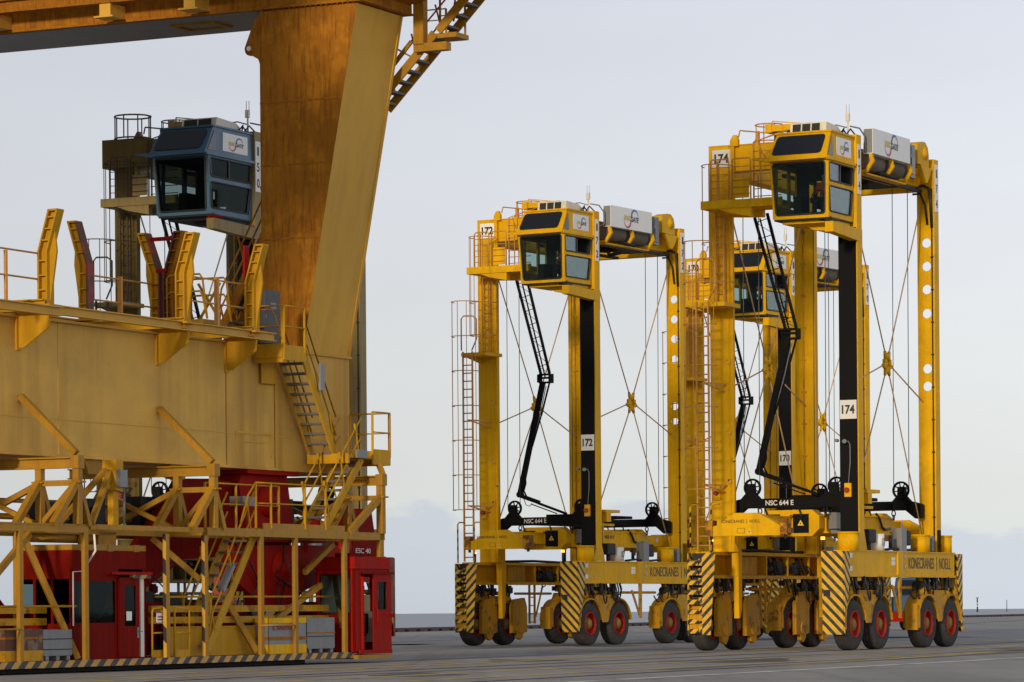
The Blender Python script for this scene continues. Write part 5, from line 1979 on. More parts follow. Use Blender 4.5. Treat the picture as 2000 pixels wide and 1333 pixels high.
    m.box(u - 0.05, u, 0.95, 1.03, 1.06, 2.22, 0)
    m.box(u - 0.05, u, 2.66, 2.78, 1.06, 2.22, 0)
    m.box(u - 0.05, u, 1.03, 2.66, 1.95, 2.22, 0)
    m.box(u - 0.05, u, 3.78, 3.9, 0.33, 2.22, 0)
    m.box(-0.2, u, 0.95, 1.0, 0.33, 1.05, 0)
    m.box(-0.2, u, 0.95, 1.0, 2.0, 2.22, 0)
    for uu in (-0.2, 0.2, 0.65, 1.12):
        m.box(uu, uu + 0.07, 0.95, 1.0, 1.05, 2.0, 0)
    m.box(-0.22, -0.18, 1.0, 3.9, 0.33, 1.1, 0)
    m.box(-0.22, -0.18, 1.0, 3.9, 1.9, 2.22, 0)
    m.box(-0.22, -0.18, 1.7, 3.9, 1.1, 1.9, 0)
    m.box(-0.2, u, 3.86, 3.9, 0.33, 2.22, 0)
    bo = m.build('control_booth', ['redd', 'ochre2'], t)
    m = MB()
    m.box(u - 0.03, u - 0.02, 1.03, 2.66, 1.06, 1.95)
    m.build('window', 'glassb', bo)
    m = MB()
    m.box(-0.15, 1.12, 0.97, 0.98, 1.05, 2.0)
    m.build('window', 'glassb', bo)
    m = MB()
    m.box(u + 0.02, u + 0.06, 2.72, 3.52, 0.30, 0.98)
    m.box(u + 0.02, u + 0.06, 2.72, 3.52, 1.86, 2.04)
    m.box(u + 0.02, u + 0.06, 2.72, 2.92, 0.98, 1.86)
    m.box(u + 0.02, u + 0.06, 3.38, 3.52, 0.98, 1.86)
    dr = m.build('sliding_door', 'redd', bo)
    m = MB()
    m.box(u + 0.035, u + 0.045, 2.92, 3.38, 0.98, 1.86)
    m.build('door_glass', 'glassb', dr)
    m = MB()
    m.box(u + 0.06, u + 0.08, 3.42, 3.47, 0.72, 0.95)
    m.tube([(u + 0.07, 3.45, 0.87), (u + 0.12, 3.45, 0.87), (u + 0.12, 3.55, 0.86)], 0.012, 5)
    m.build('door_handle', 'galv', dr)
    m = MB()
    m.box(u + 0.05, u + 0.055, 3.0, 3.22, 1.1, 1.3)
    m.build('posted_sheet', 'white', dr)
    m = MB()
    m.box(u, u + 0.14, 2.3, 3.95, 2.10, 2.16, 0)
    m.box(u + 0.02, u + 0.12, 3.2, 3.92, 2.02, 2.10, 1)
    m.build('door_rail', ['red', 'haze'], bo)
    m = MB()
    m.box(u - 0.02, u + 0.03, 3.62, 3.76, 0.30, 2.05)
    m.build('door_jamb', 'cream', bo)
    m = MB()
    m.tube([(u + 0.03, 0.93, 1.0), (u + 0.03, 0.93, 2.15), (u + 0.03, 1.4, 2.17)], 0.018, 5)
    m.tube([(u + 0.3, 1.35, 2.95), (u + 0.3, 1.40, 2.6), (u + 0.1, 1.35, 2.3)], 0.025, 5)
    m.build('cable_conduit', 'white', bo)
    m = MB()
    m.box(0.0, 0.5, 1.2, 2.6, 0.33, 1.05)
    m.box(0.3, 0.6, 1.5, 1.9, 1.05, 1.25)
    m.cyl((0.7, 2.1, 1.05), (0.7, 2.1, 1.2), 0.08)
    m.build('control_desk', 'int', bo)
    # ---- driver's booth at the right end, corner door open
    ua, ub, va, vb = 0.48, 1.55, 12.8, 14.6
    z0, z1 = 0.24, 2.32
    m = MB()
    m.box(ua, ub + 0.03, va - 0.03, vb, z1, 2.58)
    m.box(ua - 0.02, ub + 0.07, va - 0.06, vb + 0.05, z1 - 0.03, z1 + 0.02)
    m.box(ua, ub, va, vb, z0, z0 + 0.06)
    m.box(ua, ub, va, va + 0.05, z0, 1.22)
    m.box(ua, ua + 0.12, va, va + 0.05, 1.22, z1)
    m.box(ub - 0.12, ub, va, va + 0.05, 1.22, z1)
    m.box(ua + 0.12, ub - 0.12, va, va + 0.05, 2.15, z1)
    m.box(ub - 0.06, ub, va, va + 0.35, z0, z1)
    m.box(ub - 0.06, ub, va + 0.35, vb, 2.18, z1)
    m.box(ub - 0.06, ub, vb - 0.08, vb, z0, z1)
    m.box(ua, ub, vb - 0.05, vb, z0, 0.9)
    m.box(ua, ub, vb - 0.05, vb, 2.1, z1)
    m.box(ua, ua + 0.05, va, vb, z0, z1)
    m.box(ua + 0.55, ub, vb - 0.05, vb, 0.9, 2.1)
    m.box(ua, ua + 0.07, vb - 0.1, vb, z0, z1)
    m.box(ub - 0.02, ub + 0.05, va + 0.33, va + 0.40, z0, 2.1)
    m.box(ub - 0.05, ub + 0.04, va + 0.2, vb + 0.05, z0 - 0.02, z0 + 0.08)
    bo = m.build('driver_booth', 'red', t)
    m = MB()
    m.box(ua + 0.12, ub - 0.12, va + 0.02, va + 0.03, 1.22, 2.15)
    m.build('window', 'glassg', bo)
    m = MB()
    m.box(ub + 0.01, ub + 0.05, va + 0.88, vb, z0 + 0.06, 1.30)
    m.box(ub + 0.01, ub + 0.05, va + 0.88, vb, 1.98, 2.16)
    m.box(ub + 0.01, ub + 0.05, va + 0.88, va + 1.12, 1.30, 1.98)
    m.box(ub + 0.01, ub + 0.05, vb - 0.28, vb, 1.30, 1.98)
    dr = m.build('sliding_door', 'red', bo)
    m = MB()
    m.box(ub + 0.025, ub + 0.035, va + 1.12, vb - 0.28, 1.30, 1.98)
    m.build('door_glass', 'glassb', dr)
    m = MB()
    m.tube([(ub + 0.05, va + 1.0, 0.95), (ub + 0.1, va + 1.0, 0.98), (ub + 0.1, va + 1.0, 1.3), (ub + 0.05, va + 1.0, 1.33)], 0.018, 5)
    m.build('door_handle', 'red', dr)
    m = MB()
    m.box(ua + 0.06, ua + 0.08, va + 0.06, vb - 0.06, z0 + 0.1, 2.25)
    m.box(ua + 0.10, ub - 0.45, vb - 0.09, vb - 0.07, 0.5, 1.25)
    m.build('booth_lining', 'cream', bo)
    m = MB()
    m.box(0.85, 1.25, 13.5, 13.95, 0.65, 0.75)
    m.box(0.85, 1.25, 13.95, 14.05, 0.7, 1.2)
    m.cyl((1.05, 13.7, 0.3), (1.05, 13.7, 0.66), 0.06)
    m.build('operator_seat', 'dark', bo)
    m = MB()
    q = [(ua + 0.12, va - 0.006, 1.22), (ub - 0.12, va - 0.006, 1.22), (ub - 0.12, va - 0.006, 2.15), (ua + 0.12, va - 0.006, 2.15)]
    m.tube(q, 0.014, 5, closed=True)
    q = [(ub + 0.055, va + 1.12, 1.30), (ub + 0.055, vb - 0.28, 1.30), (ub + 0.055, vb - 0.28, 1.98), (ub + 0.055, va + 1.12, 1.98)]
    m.tube(q, 0.012, 5, closed=True)
    m.build('window_seal', 'hose', bo)
    m = MB()
    m.box(ub + 0.05, ub + 0.09, va + 0.3, vb + 0.1, 2.16, 2.21)
    m.box(ub + 0.02, ub + 0.10, vb - 0.02, vb + 0.06, 1.1, 1.2)
    m.build('door_track', 'redd', bo)
    m = MB()
    m.box(0.8, 1.2, 13.2, 13.9, 2.58, 2.68)
    m.build('roof_vent', 'redd', bo)
    return t


def ballast(name, label, v0, v1, u0, u1, z0, z1, mats, lines=(), word=None, group=None, feet=False, dents=False):
    t = thing(name, label, 'metal bin', None or (-10.85, 77.0, 0), -0.4575, group)
    m = MB()
    zf = z0 + (0.09 if feet else 0)
    b = 0.04
    m.prism([(v0 + b, zf), (v1 - b, zf), (v1, zf + b), (v1, z1), (v0, z1), (v0, zf + b)], 'x', u0, u1)
    bo = m.build('shell', mats[0], t, 0.01)
    for k, (za, zb, mt) in enumerate(lines):
        q = MB()
        q.box(u0 - 0.008, u1 + 0.008, v0 - 0.008, v1 + 0.008, za, zb)
        q.build('band', mt, t)
    if feet:
        for v in (v0 + 0.15, (v0 + v1) / 2, v1 - 0.15):
            q = MB()
            q.box(u0, u1, v - 0.06, v + 0.06, z0, zf)
            q.build('foot', 'galv', t)
    if word:
        text(word, (u1 + 0.01, (v0 + v1) / 2 - 0.1, z1 - 0.24), (0, 1, 0), (0, 0, 1), 'txtr', t, w=(v1 - v0) * 0.7, h=0.1, bold=0.02)
    return t


# ------------------------------------------------------------------ people (continuous skinned figures)
def skin_mesh(name, nodes, edges, mat, parent):
    me = bpy.data.meshes.new(name)
    keys = list(nodes)
    me.from_pydata([nodes[k][0] for k in keys], [(keys.index(a), keys.index(b)) for a, b in edges], [])
    o = bpy.data.objects.new(name, me)
    COL.objects.link(o)
    o.parent = parent
    md = o.modifiers.new('skin', 'SKIN')
    me.skin_vertices or None
    bm = bmesh.new()
    bm.from_mesh(me)
    lay = bm.verts.layers.skin.verify()
    bm.verts.ensure_lookup_table()
    for i, k in enumerate(keys):
        r = nodes[k][1]
        rr = r if isinstance(r, tuple) else (r, r)
        bm.verts[i][lay].radius = rr
        bm.verts[i][lay].use_root = (i == 0)
    bm.to_mesh(me)
    bm.free()
    sb = o.modifiers.new('sub', 'SUBSURF')
    sb.levels = 2
    sb.render_levels = 2
    dg = bpy.context.evaluated_depsgraph_get()
    m2 = bpy.data.meshes.new_from_object(o.evaluated_get(dg))
    o.modifiers.clear()
    o.data = m2
    m2.materials.clear()
    m2.materials.append(M[mat])
    for p in m2.polygons:
        p.use_smooth = True
    return o


def person(label, loc, rz, pose, top, trousers, group=None, helmet=None):
    """faces local -y; pose 'sit' (origin at the seat top) or 'stand' (origin at the feet)"""
    t = thing('person', label, 'person', loc, rz, group)
    h = 0.0 if pose == 'sit' else 0.88
    N = {'pelvis': ((0, 0.0, h + 0.10), (0.15, 0.11)), 'waist': ((0, 0.01, h + 0.28), (0.135, 0.10)), 'chest': ((0, 0.0, h + 0.46), (0.165, 0.115)), 'neckb': ((0, 0.01, h + 0.60), (0.07, 0.07)), 'neck': ((0, -0.005, h + 0.67), 0.055), 'jaw': ((0, -0.025, h + 0.725), (0.062, 0.072)), 'head': ((0, -0.01, h + 0.80), (0.075, 0.092)), 'crown': ((0, 0.0, h + 0.87), (0.062, 0.078))}
    E = [('pelvis', 'waist'), ('waist', 'chest'), ('chest', 'neckb'), ('neckb', 'neck'), ('neck', 'jaw'), ('jaw', 'head'), ('head', 'crown')]
    for s, sx in (('l', -1), ('r', 1)):
        if pose == 'sit':
            pts = [('sh', (sx * 0.19, 0.01, h + 0.54), 0.068), ('el', (sx * 0.25, -0.06, h + 0.27), 0.05), ('wr', (sx * 0.20, -0.29, h + 0.26), 0.034), ('pa', (sx * 0.19, -0.36, h + 0.25), (0.036, 0.02))]
            legs = [('hip', (sx * 0.10, -0.04, h + 0.07), 0.095), ('kn', (sx * 0.13, -0.45, h + 0.06), 0.065), ('an', (sx * 0.13, -0.50, h - 0.36), 0.042), ('to', (sx * 0.14, -0.64, h - 0.41), (0.042, 0.03))]
        else:
            pts = [('sh', (sx * 0.19, 0.01, h + 0.54), 0.068), ('el', (sx * 0.24, 0.0, h + 0.27), 0.05), ('wr', (sx * 0.22, -0.14, h + 0.08), 0.034), ('pa', (sx * 0.21, -0.19, h + 0.02), (0.036, 0.02))]
            legs = [('hip', (sx * 0.10, 0.0, h - 0.02), 0.095), ('kn', (sx * 0.11, -0.03, h - 0.42), 0.062), ('an', (sx * 0.11, 0.02, 0.08), 0.042), ('to', (sx * 0.12, -0.13, 0.035), (0.042, 0.03))]
        prev = 'chest'
        for k, p, r in pts:
            N[s + k] = (p, r)
            E.append((prev, s + k))
            prev = s + k
        pa = Vector(N[s + 'pa'][0])
        d = (pa - Vector(N[s + 'wr'][0])).normalized()
        sd_ = Vector((1, 0, 0))
        for f in range(4):
            o = sd_ * ((f - 1.5) * 0.02)
            ln = (0.065, 0.075, 0.07, 0.055)[f]
            N[s + 'f%d' % f] = (tuple(pa + o + d * 0.03), 0.009)
            N[s + 'g%d' % f] = (tuple(pa + o + d * (0.03 + ln * 0.6) + Vector((0, 0, -0.012))), 0.008)
            N[s + 'h%d' % f] = (tuple(pa + o + d * (0.03 + ln) + Vector((0, 0, -0.03))), 0.007)
            E += [(s + 'pa', s + 'f%d' % f), (s + 'f%d' % f, s + 'g%d' % f), (s + 'g%d' % f, s + 'h%d' % f)]
        N[s + 't0'] = (tuple(pa - sd_ * sx * 0.045 - d * 0.01), 0.011)
        N[s + 't1'] = (tuple(pa - sd_ * sx * 0.055 + d * 0.035), 0.009)
        E += [(s + 'pa', s + 't0'), (s + 't0', s + 't1')]
        prev = 'pelvis'
        for k, p, r in legs:
            N[s + k] = (p, r)
            E.append((prev, s + k))
            prev = s + k
    body = skin_mesh('body', N, E, 'skin', t)
    # jacket and trousers: slightly larger skins over the same joints
    J = {k: (N[k][0], tuple(x + 0.018 for x in (N[k][1] if isinstance(N[k][1], tuple) else (N[k][1],) * 2))) for k in ('pelvis', 'waist', 'chest', 'neckb', 'lsh', 'lel', 'lwr', 'rsh', 'rel', 'rwr')}
    skin_mesh('jacket', J, [('pelvis', 'waist'), ('waist', 'chest'), ('chest', 'neckb'), ('chest', 'lsh'), ('lsh', 'lel'), ('lel', 'lwr'), ('chest', 'rsh'), ('rsh', 'rel'), ('rel', 'rwr')], top, t)
    T_ = {k: (N[k][0], tuple(x + 0.014 for x in (N[k][1] if isinstance(N[k][1], tuple) else (N[k][1],) * 2))) for k in ('pelvis', 'lhip', 'lkn', 'lan', 'rhip', 'rkn', 'ran')}
    skin_mesh('trousers', T_, [('pelvis', 'lhip'), ('lhip', 'lkn'), ('lkn', 'lan'), ('pelvis', 'rhip'), ('rhip', 'rkn'), ('rkn', 'ran')], trousers, t)
    hz = h + 0.80
    m = MB()
    m.lathe([(-0.005, 0.101), (0.04, 0.098), (0.085, 0.075), (0.105, 0.035), (0.108, 0.0)], (0, 0.004, hz + 0.03), 'z', 18)
    m.build('hair' if not helmet else 'helmet', helmet or 'hair', t)
    m = MB()
    for sx in (-1, 1):
        m.cyl((sx * 0.032, -0.094, hz + 0.005), (sx * 0.032, -0.104, hz + 0.005), 0.011, n=8, mi=0)
        m.cyl((sx * 0.08, 0.0, hz - 0.005), (sx * 0.095, 0.01, hz - 0.005), 0.028, n=8, mi=1)
    m.cyl((0, -0.09, hz - 0.01), (0, -0.122, hz - 0.035), 0.008, 0.016, 8, mi=1)
    m.box(-0.025, 0.025, -0.098, -0.090, hz - 0.068, hz - 0.06, 0)
    m.build('face', ['hair', 'skin'], t)
    return t
# ------------------------------------------------------------------ setting
def ground_material():
    m, nt, b = newmat('worn_apron_concrete')
    N = nt.nodes.new
    L = nt.links.new
    tc = N('ShaderNodeTexCoord')

    def nz(scale, det, vec=None, rough=0.55):
        n = N('ShaderNodeTexNoise')
        n.inputs['Scale'].default_value = scale
        n.inputs['Detail'].default_value = det
        n.inputs['Roughness'].default_value = rough
        L(vec or tc.outputs['Object'], n.inputs['Vector'])
        return n.outputs['Fac']
    mp = N('ShaderNodeMapping')
    mp.inputs['Rotation'].default_value = (0, 0, radians(23.5))
    mp.inputs['Scale'].default_value = (0.5, 0.04, 1)
    L(tc.outputs['Object'], mp.inputs[0])
    a = nz(1.0, 6, mp.outputs[0])
    r = N('ShaderNodeValToRGB')
    r.color_ramp.elements[0].position = 0.35
    r.color_ramp.elements[0].color = (0.29, 0.283, 0.275, 1)
    r.color_ramp.elements[1].position = 0.66
    r.color_ramp.elements[1].color = (0.37, 0.36, 0.347, 1)
    L(a, r.inputs[0])
    g = nz(1.4, 10, None, 0.75)
    mr = N('ShaderNodeMapRange')
    mr.inputs[1].default_value = 0.3
    mr.inputs[2].default_value = 0.7
    mr.inputs[3].default_value = 0.84
    mr.inputs[4].default_value = 1.14
    L(g, mr.inputs[0])
    sv = N('ShaderNodeVectorMath')
    sv.operation = 'SCALE'
    L(r.outputs[0], sv.inputs[0])
    L(mr.outputs[0], sv.inputs['Scale'])
    # dark tyre tracks and oil along the lanes
    mp2 = N('ShaderNodeMapping')
    mp2.inputs['Rotation'].default_value = (0, 0, radians(23.5))
    mp2.inputs['Scale'].default_value = (0.9, 0.012, 1)
    L(tc.outputs['Object'], mp2.inputs[0])
    k = nz(1.0, 3, mp2.outputs[0])
    mk = N('ShaderNodeMapRange')
    mk.inputs[1].default_value = 0.56
    mk.inputs[2].default_value = 0.70
    mk.inputs[4].default_value = 0.6
    L(k, mk.inputs[0])
    mx = N('ShaderNodeMixRGB')
    mx.inputs[2].default_value = (0.22, 0.214, 0.207, 1)
    L(mk.outputs[0], mx.inputs[0])
    L(sv.outputs[0], mx.inputs[1])
    L(mx.outputs[0], b.inputs['Base Color'])
    b.inputs['Roughness'].default_value = 0.75
    b.inputs['Specular IOR Level'].default_value = 0.25
    bu = N('ShaderNodeBump')
    bu.inputs['Strength'].default_value = 0.25
    bu.inputs['Distance'].default_value = 0.02
    L(g, bu.inputs['Height'])
    L(bu.outputs[0], b.inputs['Normal'])
    return m


def sea_material():
    m, nt, b = newmat('grey_sea_water')
    N = nt.nodes.new
    L = nt.links.new
    tc = N('ShaderNodeTexCoord')
    b.inputs['Base Color'].default_value = (0.42, 0.465, 0.53, 1)
    b.inputs['Roughness'].default_value = 0.5
    b.inputs['Specular IOR Level'].default_value = 0.5
    mp = N('ShaderNodeMapping')
    mp.inputs['Scale'].default_value = (0.12, 0.02, 1)
    L(tc.outputs['Object'], mp.inputs[0])
    n = N('ShaderNodeTexNoise')
    n.inputs['Scale'].default_value = 1.0
    n.inputs['Detail'].default_value = 8
    n.inputs['Roughness'].default_value = 0.65
    L(mp.outputs[0], n.inputs['Vector'])
    bu = N('ShaderNodeBump')
    bu.inputs['Strength'].default_value = 0.5
    bu.inputs['Distance'].default_value = 1.5
    L(n.outputs['Fac'], bu.inputs['Height'])
    L(bu.outputs[0], b.inputs['Normal'])
    return m


def line_paint(name, col, wear):
    m, nt, b = newmat(name)
    N = nt.nodes.new
    L = nt.links.new
    tc = N('ShaderNodeTexCoord')
    n = N('ShaderNodeTexNoise')
    n.inputs['Scale'].default_value = 0.9
    n.inputs['Detail'].default_value = 9
    n.inputs['Roughness'].default_value = 0.75
    L(tc.outputs['Object'], n.inputs['Vector'])
    r = N('ShaderNodeMapRange')
    r.inputs[1].default_value = 0.5 - wear * 0.25
    r.inputs[2].default_value = 0.62
    r.inputs[4].default_value = 0.9
    L(n.outputs['Fac'], r.inputs[0])
    mx = N('ShaderNodeMixRGB')
    mx.inputs[1].default_value = (*col, 1)
    mx.inputs[2].default_value = (0.19, 0.185, 0.18, 1)
    L(r.outputs[0], mx.inputs[0])
    L(mx.outputs[0], b.inputs['Base Color'])
    b.inputs['Roughness'].default_value = 0.7
    return m


M['ground'] = ground_material()
M['sea'] = sea_material()
M['liney'] = line_paint('worn_yellow_line', (0.62, 0.46, 0.13), 0.12)
M['linew'] = line_paint('worn_white_line', (0.74, 0.73, 0.70), 0.05)
M['joint'] = plain('dark_joint_filler', (0.06, 0.045, 0.042), 0.8)
M['track'] = line_paint('rubber_marked_concrete', (0.13, 0.126, 0.122), 0.3)
M['stain'] = line_paint('oil_stained_concrete', (0.08, 0.076, 0.072), 0.1)
M['kerb'] = paint('rusty_bull_rail', (0.10, 0.045, 0.045), 0.7, (0.03, 0.02, 0.02), 0.5, 0.2, 1.0)
M['wall'] = plain('quay_wall_concrete', (0.2, 0.19, 0.18), 0.8)

K0 = Vector((-6.73, 207.26))
KD = Vector((57.9 + 6.73, 410.92 - 207.26)).normalized()
KN = Vector((KD.y, -KD.x))
m = MB()
a, b_ = K0 - KD * 1500, K0 + KD * 2500
q = [a, b_, b_ + KN * 1800, a + KN * 1800]
m.add([(p.x, p.y, 0.0) for p in q], [(0, 1, 2, 3)])
tag(m.build('ground', 'ground'), None, None, kind='structure')
m = MB()
m.add([(a.x, a.y, -0.01), (b_.x, b_.y, -0.01), (b_.x, b_.y, -6), (a.x, a.y, -6)], [(0, 1, 2, 3)])
tag(m.build('quay_face', 'wall'), None, None, kind='structure')
m = MB()
n = 96
m.add([(4300 * cos(2 * pi * i / n), 4300 * sin(2 * pi * i / n), -3.4) for i in range(n)], [list(range(n))])
tag(m.build('sea', 'sea'), None, None, kind='structure')


def strip(name, mat, p, q, w, ext0=0.0, ext1=0.0, z=0.005, h=0.0, dash=None, label=None):
    p, q = Vector(p), Vector(q)
    d = (q - p).normalized()
    p, q = p - d * ext0, q + d * ext1
    nrm = Vector((d.y, -d.x)) * (w / 2)
    m = MB()
    m.add([((p + nrm).x, (p + nrm).y, z), ((q + nrm).x, (q + nrm).y, z), ((q - nrm).x, (q - nrm).y, z), ((p - nrm).x, (p - nrm).y, z)], [(0, 1, 2, 3)])
    return tag(m.build(name, mat), None, None, kind='structure')


strip('lane_line', 'liney', (-3.17, 80.16), (5.22, 102.78), 0.36, 45, 30)
strip('lane_line', 'liney', (-2.74, 69.21), (5.49, 88.65), 0.36, 30, 60)
strip('lane_line', 'liney', (-0.21, 69.04), (5.02, 81.08), 0.36, 30, 70)
strip('lane_line', 'linew', (1.02, 63.24), (4.36, 70.49), 0.36, 30, 60)
strip('lane_line', 'liney', (8.48, 86.03), (14.52, 103.08), 0.36, 8, 60)
strip('lane_line', 'liney', (15.51, 125.87), (18.76, 133.17), 0.36, 60, 60)
strip('paving_joint', 'joint', (30.97, 249.82), (42.14, 299.09), 0.5, 10, 80, 0.006)
strip('paving_joint', 'joint', (-4.67, 143.85), (-2.17, 153.37), 0.25, 30, 60, 0.006)
strip('paving_joint', 'joint', (0.5, 84.0), (6.3, 98.0), 0.2, 40, 60, 0.006)
strip('paving_joint', 'joint', (4.0, 75.0), (10.0, 89.0), 0.2, 40, 60, 0.006)

rr = random.Random(21)
for i in range(9):
    p = Vector((-8 + i * 1.2, 70 + i * 11.0))
    strip('paving_joint', 'joint', p, p + Vector((12, -5.2)), 0.09, 8, 22, 0.0025)
for i in range(16):
    off = rr.uniform(-6, 34)
    base = Vector((off * 0.93, 62 + rr.uniform(0, 60) - off * 0.35))
    dv = Vector((sin(radians(23 + rr.uniform(-3, 5))), cos(radians(23))))
    strip('tyre_track', 'track', base, base + dv * rr.uniform(15, 60), rr.uniform(0.35, 0.6), 0, 0, 0.003)
for i in range(12):
    cx_, cy_ = rr.uniform(-6, 18), rr.uniform(66, 150)
    rad = rr.uniform(0.5, 1.6)
    m = MB()
    m.add([(cx_ + rad * (1 + 0.3 * sin(3 * a + i)) * cos(a), cy_ + rad * 2.2 * (1 + 0.3 * cos(2 * a + i)) * sin(a), 0.0018) for a in [2 * pi * k / 20 for k in range(20)]], [list(range(20))])
    tag(m.build('oil_stain', 'stain'), None, None, kind='structure')
m = MB()
kz = 0.20
for i in range(420):
    c0 = K0 + KD * (-160 + i * 2.0)
    c1 = K0 + KD * (-160 + i * 2.0 + 1.35)
    m.bar((c0.x, c0.y, kz * 0.5), (c1.x, c1.y, kz * 0.5), 0.35, kz * 0.9)
e0, e1 = K0 + KD * -165, K0 + KD * 685
m.bar((e0.x, e0.y, kz), (e1.x, e1.y, kz), 0.40, 0.10)
tag(m.build('quay_kerb', 'kerb'), 'low dark rust coloured kerb rail running along the quay edge before the sea', 'kerb rail')

# ------------------------------------------------------------------ machines
crane()
CARR = [
    ('174', (9.6026, 110.103, 0), -0.4766, 'nearest yellow straddle carrier numbered 174, at the right', PAL_Y),
    ('172', (2.6169, 129.985, 0), -0.5312, 'yellow straddle carrier numbered 172, in the middle beside the crane leg', PAL_Y),
    ('170', (10.6842, 144.6492, 0), -0.5609, 'farthest yellow straddle carrier numbered 170, half hidden behind the nearest one', PAL_Y),
]
GC = 'yellow straddle carriers standing on the quay'
first = None
for num, loc, rz, lab, pal in CARR:
    if first is None:
        first = thing('straddle_carrier', lab, 'straddle carrier', loc, rz, GC)
        carrier(first, pal)
        proto = copy_tree(first)
        c = first
    else:
        c = copy_tree(proto)
        c.location = loc
        c.rotation_euler = (0, 0, rz)
        c['label'] = lab
    numbers(c, num)


def remove_tree(o):
    for ch in list(o.children):
        remove_tree(ch)
    bpy.data.objects.remove(o)


remove_tree(proto)
GS = 'spreaders hanging in the carriers'
s0 = spreader('yellow container spreader with black lifting beam hanging in the nearest carrier', GS, CARR[0][1], CARR[0][2])
for k, lab in ((1, 'yellow container spreader with black lifting beam hanging in carrier 172'), (2, 'yellow spreader hanging in carrier 170, glimpsed through the nearest carrier')):
    s1 = copy_tree(s0)
    s1.location = CARR[k][1]
    s1.rotation_euler = (0, 0, CARR[k][2])
    s1['label'] = lab
# old blue-cab machine behind the crane
OL = ((-7.9531, 108.3375, 0), -0.4491)
oc = thing('straddle_carrier', 'old dull tan straddle carrier with blue cab and red chassis, behind the crane', 'straddle carrier', OL[0], OL[1])
carrier(oc, PAL_O, True)
numbers(oc, '150', True)


def stretch(o):
    if o.type == 'MESH':
        for v in o.data.vertices:
            if v.co.y < -3.5:
                v.co.y = -3.5 + (v.co.y + 3.5) * 1.27
    for ch in o.children:
        stretch(ch)


for ch in list(oc.children):
    if ch.name.split('.')[0] in ('cab', 'cab_support_arm'):
        stretch(ch)                      # the older machine's cab is longer
m = MB()
m.box(-2.62, -1.1, -3.6, -2.8, 14.25, 15.08)
m.build('machinery_box', 'olive_shaded', oc)
m = MB()
for z in (15.1, 15.75):
    m.tube([(-1.75 + 0.55 * cos(2 * pi * i / 16), -3.3 + 0.5 * sin(2 * pi * i / 16), z) for i in range(16)], 0.025, 5, closed=True)
for i in range(0, 16, 2):
    a = 2 * pi * i / 16
    m.tube([(-1.75 + 0.55 * cos(a), -3.3 + 0.5 * sin(a), 15.1), (-1.75 + 0.55 * cos(a), -3.3 + 0.5 * sin(a), 15.75)], 0.02, 5)
m.build('crow_nest_rail', 'raild', oc)
m = MB()
m.prism([(2.2, 2.93), (3.9, 2.93), (3.5, 4.35), (2.5, 4.35)], 'x', 1.75, 2.42)
m.box(2.1, 2.46, 4.5, 4.86, 0.8, 2.9)
m.build('leg_base', 'redd', oc)
text('ESC 40', (2.425, 2.95, 3.08), (0, 1, 0), (0, 0, 1), 'txtw', oc, w=0.95, h=0.15, bold=0.0)
spreader('dull tan spreader with black lifting beam under the blue cab carrier', None, OL[0], OL[1], True)

# bins resting on the crane's deck
ballast('steel_bin', 'rust eaten yellow and grey steel bin on the crane deck by the red booth', -1.75, -0.35, 0.75, 1.30, 0.28, 0.95, ['rustbin'] if 'rustbin' in M else ['rusty'], ((0.28, 0.50, 'yeld'), (0.74, 0.78, 'rusty')))
ballast('steel_bin', 'dented grey metal bin with creased sides beside the open red booth', -0.33, 0.78, 0.80, 1.30, 0.28, 0.93, ['galv'], ((0.50, 0.52, 'dark'), (0.72, 0.74, 'dark')), feet=True)
ballast('steel_bin', 'yellow and grey banded steel bin lettered in red under the stairs', 9.0, 10.75, 1.0, 1.36, 0.28, 1.12, ['grey'], ((0.28, 0.50, 'yel'), (1.0, 1.12, 'yel'), (0.60, 0.68, 'rusty')), 'S. SANTIAGO')
ballast('steel_bin', 'plain grey steel bin between the lettered bin and the end booth', 10.80, 12.15, 0.95, 1.36, 0.28, 1.12, ['galv'], ((0.66, 0.68, 'dark'), (0.74, 0.77, 'rusty')), feet=True)


# people
def at(base, rz, p):
    c, s = cos(rz), sin(rz)
    return (base[0] + p[0] * c - p[1] * s, base[1] + p[0] * s + p[1] * c, base[2] + p[2])


GD = 'drivers in the carrier cabs'
for num, loc, rz, lab, pal in CARR:
    person('driver in orange work jacket seated in the cab of carrier ' + num, at(loc, rz, (1.7, -4.2, 13.0)), rz, 'sit', 'orange', 'navy', GD)
cb_, crz = (-10.85, 77.0, 0), -0.4575
person('worker in orange jacket standing behind the red booth door', at(cb_, crz, (0.75, 3.15, 0.34)), crz + radians(-60), 'stand', 'orange', 'navy')

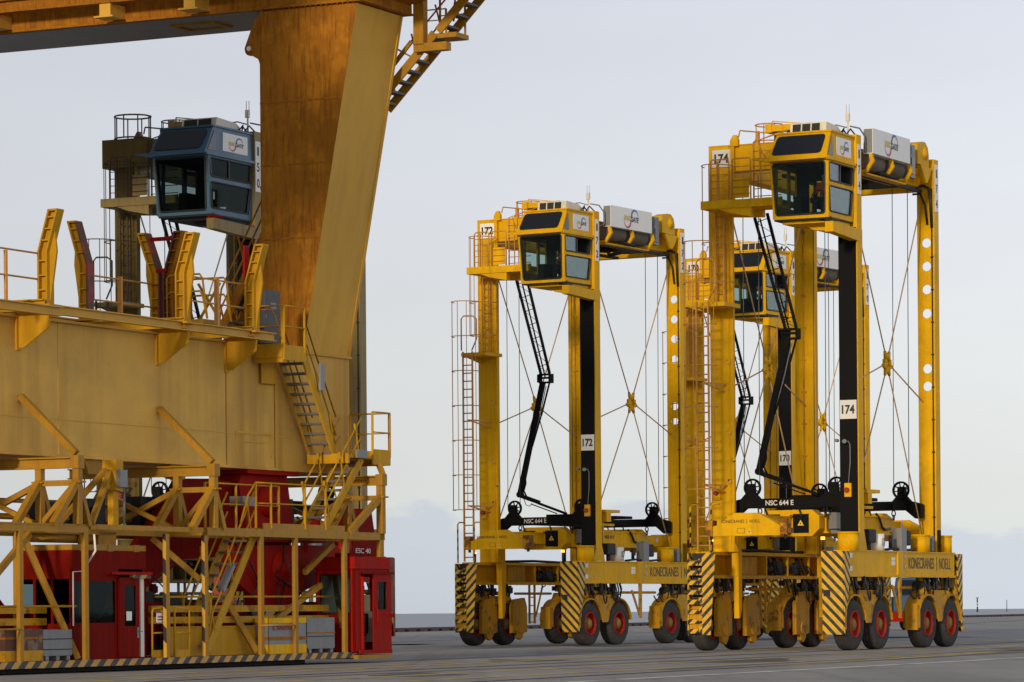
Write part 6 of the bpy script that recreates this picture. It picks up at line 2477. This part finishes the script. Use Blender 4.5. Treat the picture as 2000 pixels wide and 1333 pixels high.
# truck glimpsed under the nearest carrier
def truck():
    X = 21.2
    t = thing('terminal_tractor', 'blue cabbed truck with red chassis seen beneath the nearest carrier', 'truck', (X, 192, 0), -0.46)
    m = MB()
    m.box(-1.3, 1.3, -2.6, 3.2, 0.62, 0.95)
    m.box(-1.3, 1.3, -2.75, -2.6, 0.45, 0.95)
    m.build('chassis', 'red', t, 0.02)
    m = MB()
    m.prism([(-2.5, 0.95), (-0.9, 0.95), (-0.9, 2.75), (-2.1, 2.75), (-2.5, 1.75)], 'x', -0.2, 1.25)
    m.box(-1.25, -0.25, -2.5, -1.0, 0.95, 1.75)
    cb = m.build('cab', 'truckblue', t, 0.04)
    m = MB()
    m.loft([(0.0, -2.47, 1.85), (1.1, -2.47, 1.85), (1.1, -2.15, 2.62), (0.0, -2.15, 2.62)], [(0.0, -2.49, 1.85), (1.1, -2.49, 1.85), (1.1, -2.17, 2.62), (0.0, -2.17, 2.62)])
    m.box(1.25, 1.27, -2.1, -1.1, 1.85, 2.6)
    m.build('window', 'dglass', cb)
    m = MB()
    m.box(-1.2, 1.2, -0.6, 3.0, 1.0, 1.25)
    m.build('load_bed', 'truckblue', t)
    for x in (-1.05, 1.05):
        for y in (-1.7, 1.6, 2.6):
            m = MB()
            m.lathe([(-0.15, 0.25), (-0.16, 0.45), (-0.1, 0.5), (0.1, 0.5), (0.16, 0.45), (0.15, 0.25), (0.05, 0.2), (0.05, 0.0)], (x, y, 0.5), 'x', 20)
            m.build('wheel', 'tyre', t)


truck()

# far marks at sea
m = thing('sea_beacon', 'tiny banded beacon tower out at sea right of the carriers', 'beacon', (300 * 0.1281 * 8, 2400, -3.4))
q = MB()
q.cyl((0, 0, 0), (0, 0, 9), 0.5, 0.4, 10)
q.build('tower', 'dark', m)
q = MB()
for z in (5.0, 3.2):
    q.cyl((0, 0, z + 0.5), (0, 0, z + 1.3), 0.55, 0.55, 10)
q.build('band', 'white', m)
q = MB()
q.box(-0.8, 0.8, -0.8, 0.8, 9, 9.8)
q.build('lantern', 'grey', m)
m = thing('sea_pole', 'thin mast on the horizon at the far right', 'mast', (0.1362 * 2400, 2400, -3.4))
q = MB()
q.cyl((0, 0, 0), (0, 0, 8.0), 0.25, 0.2, 8)
q.build('mast', 'dark', m)
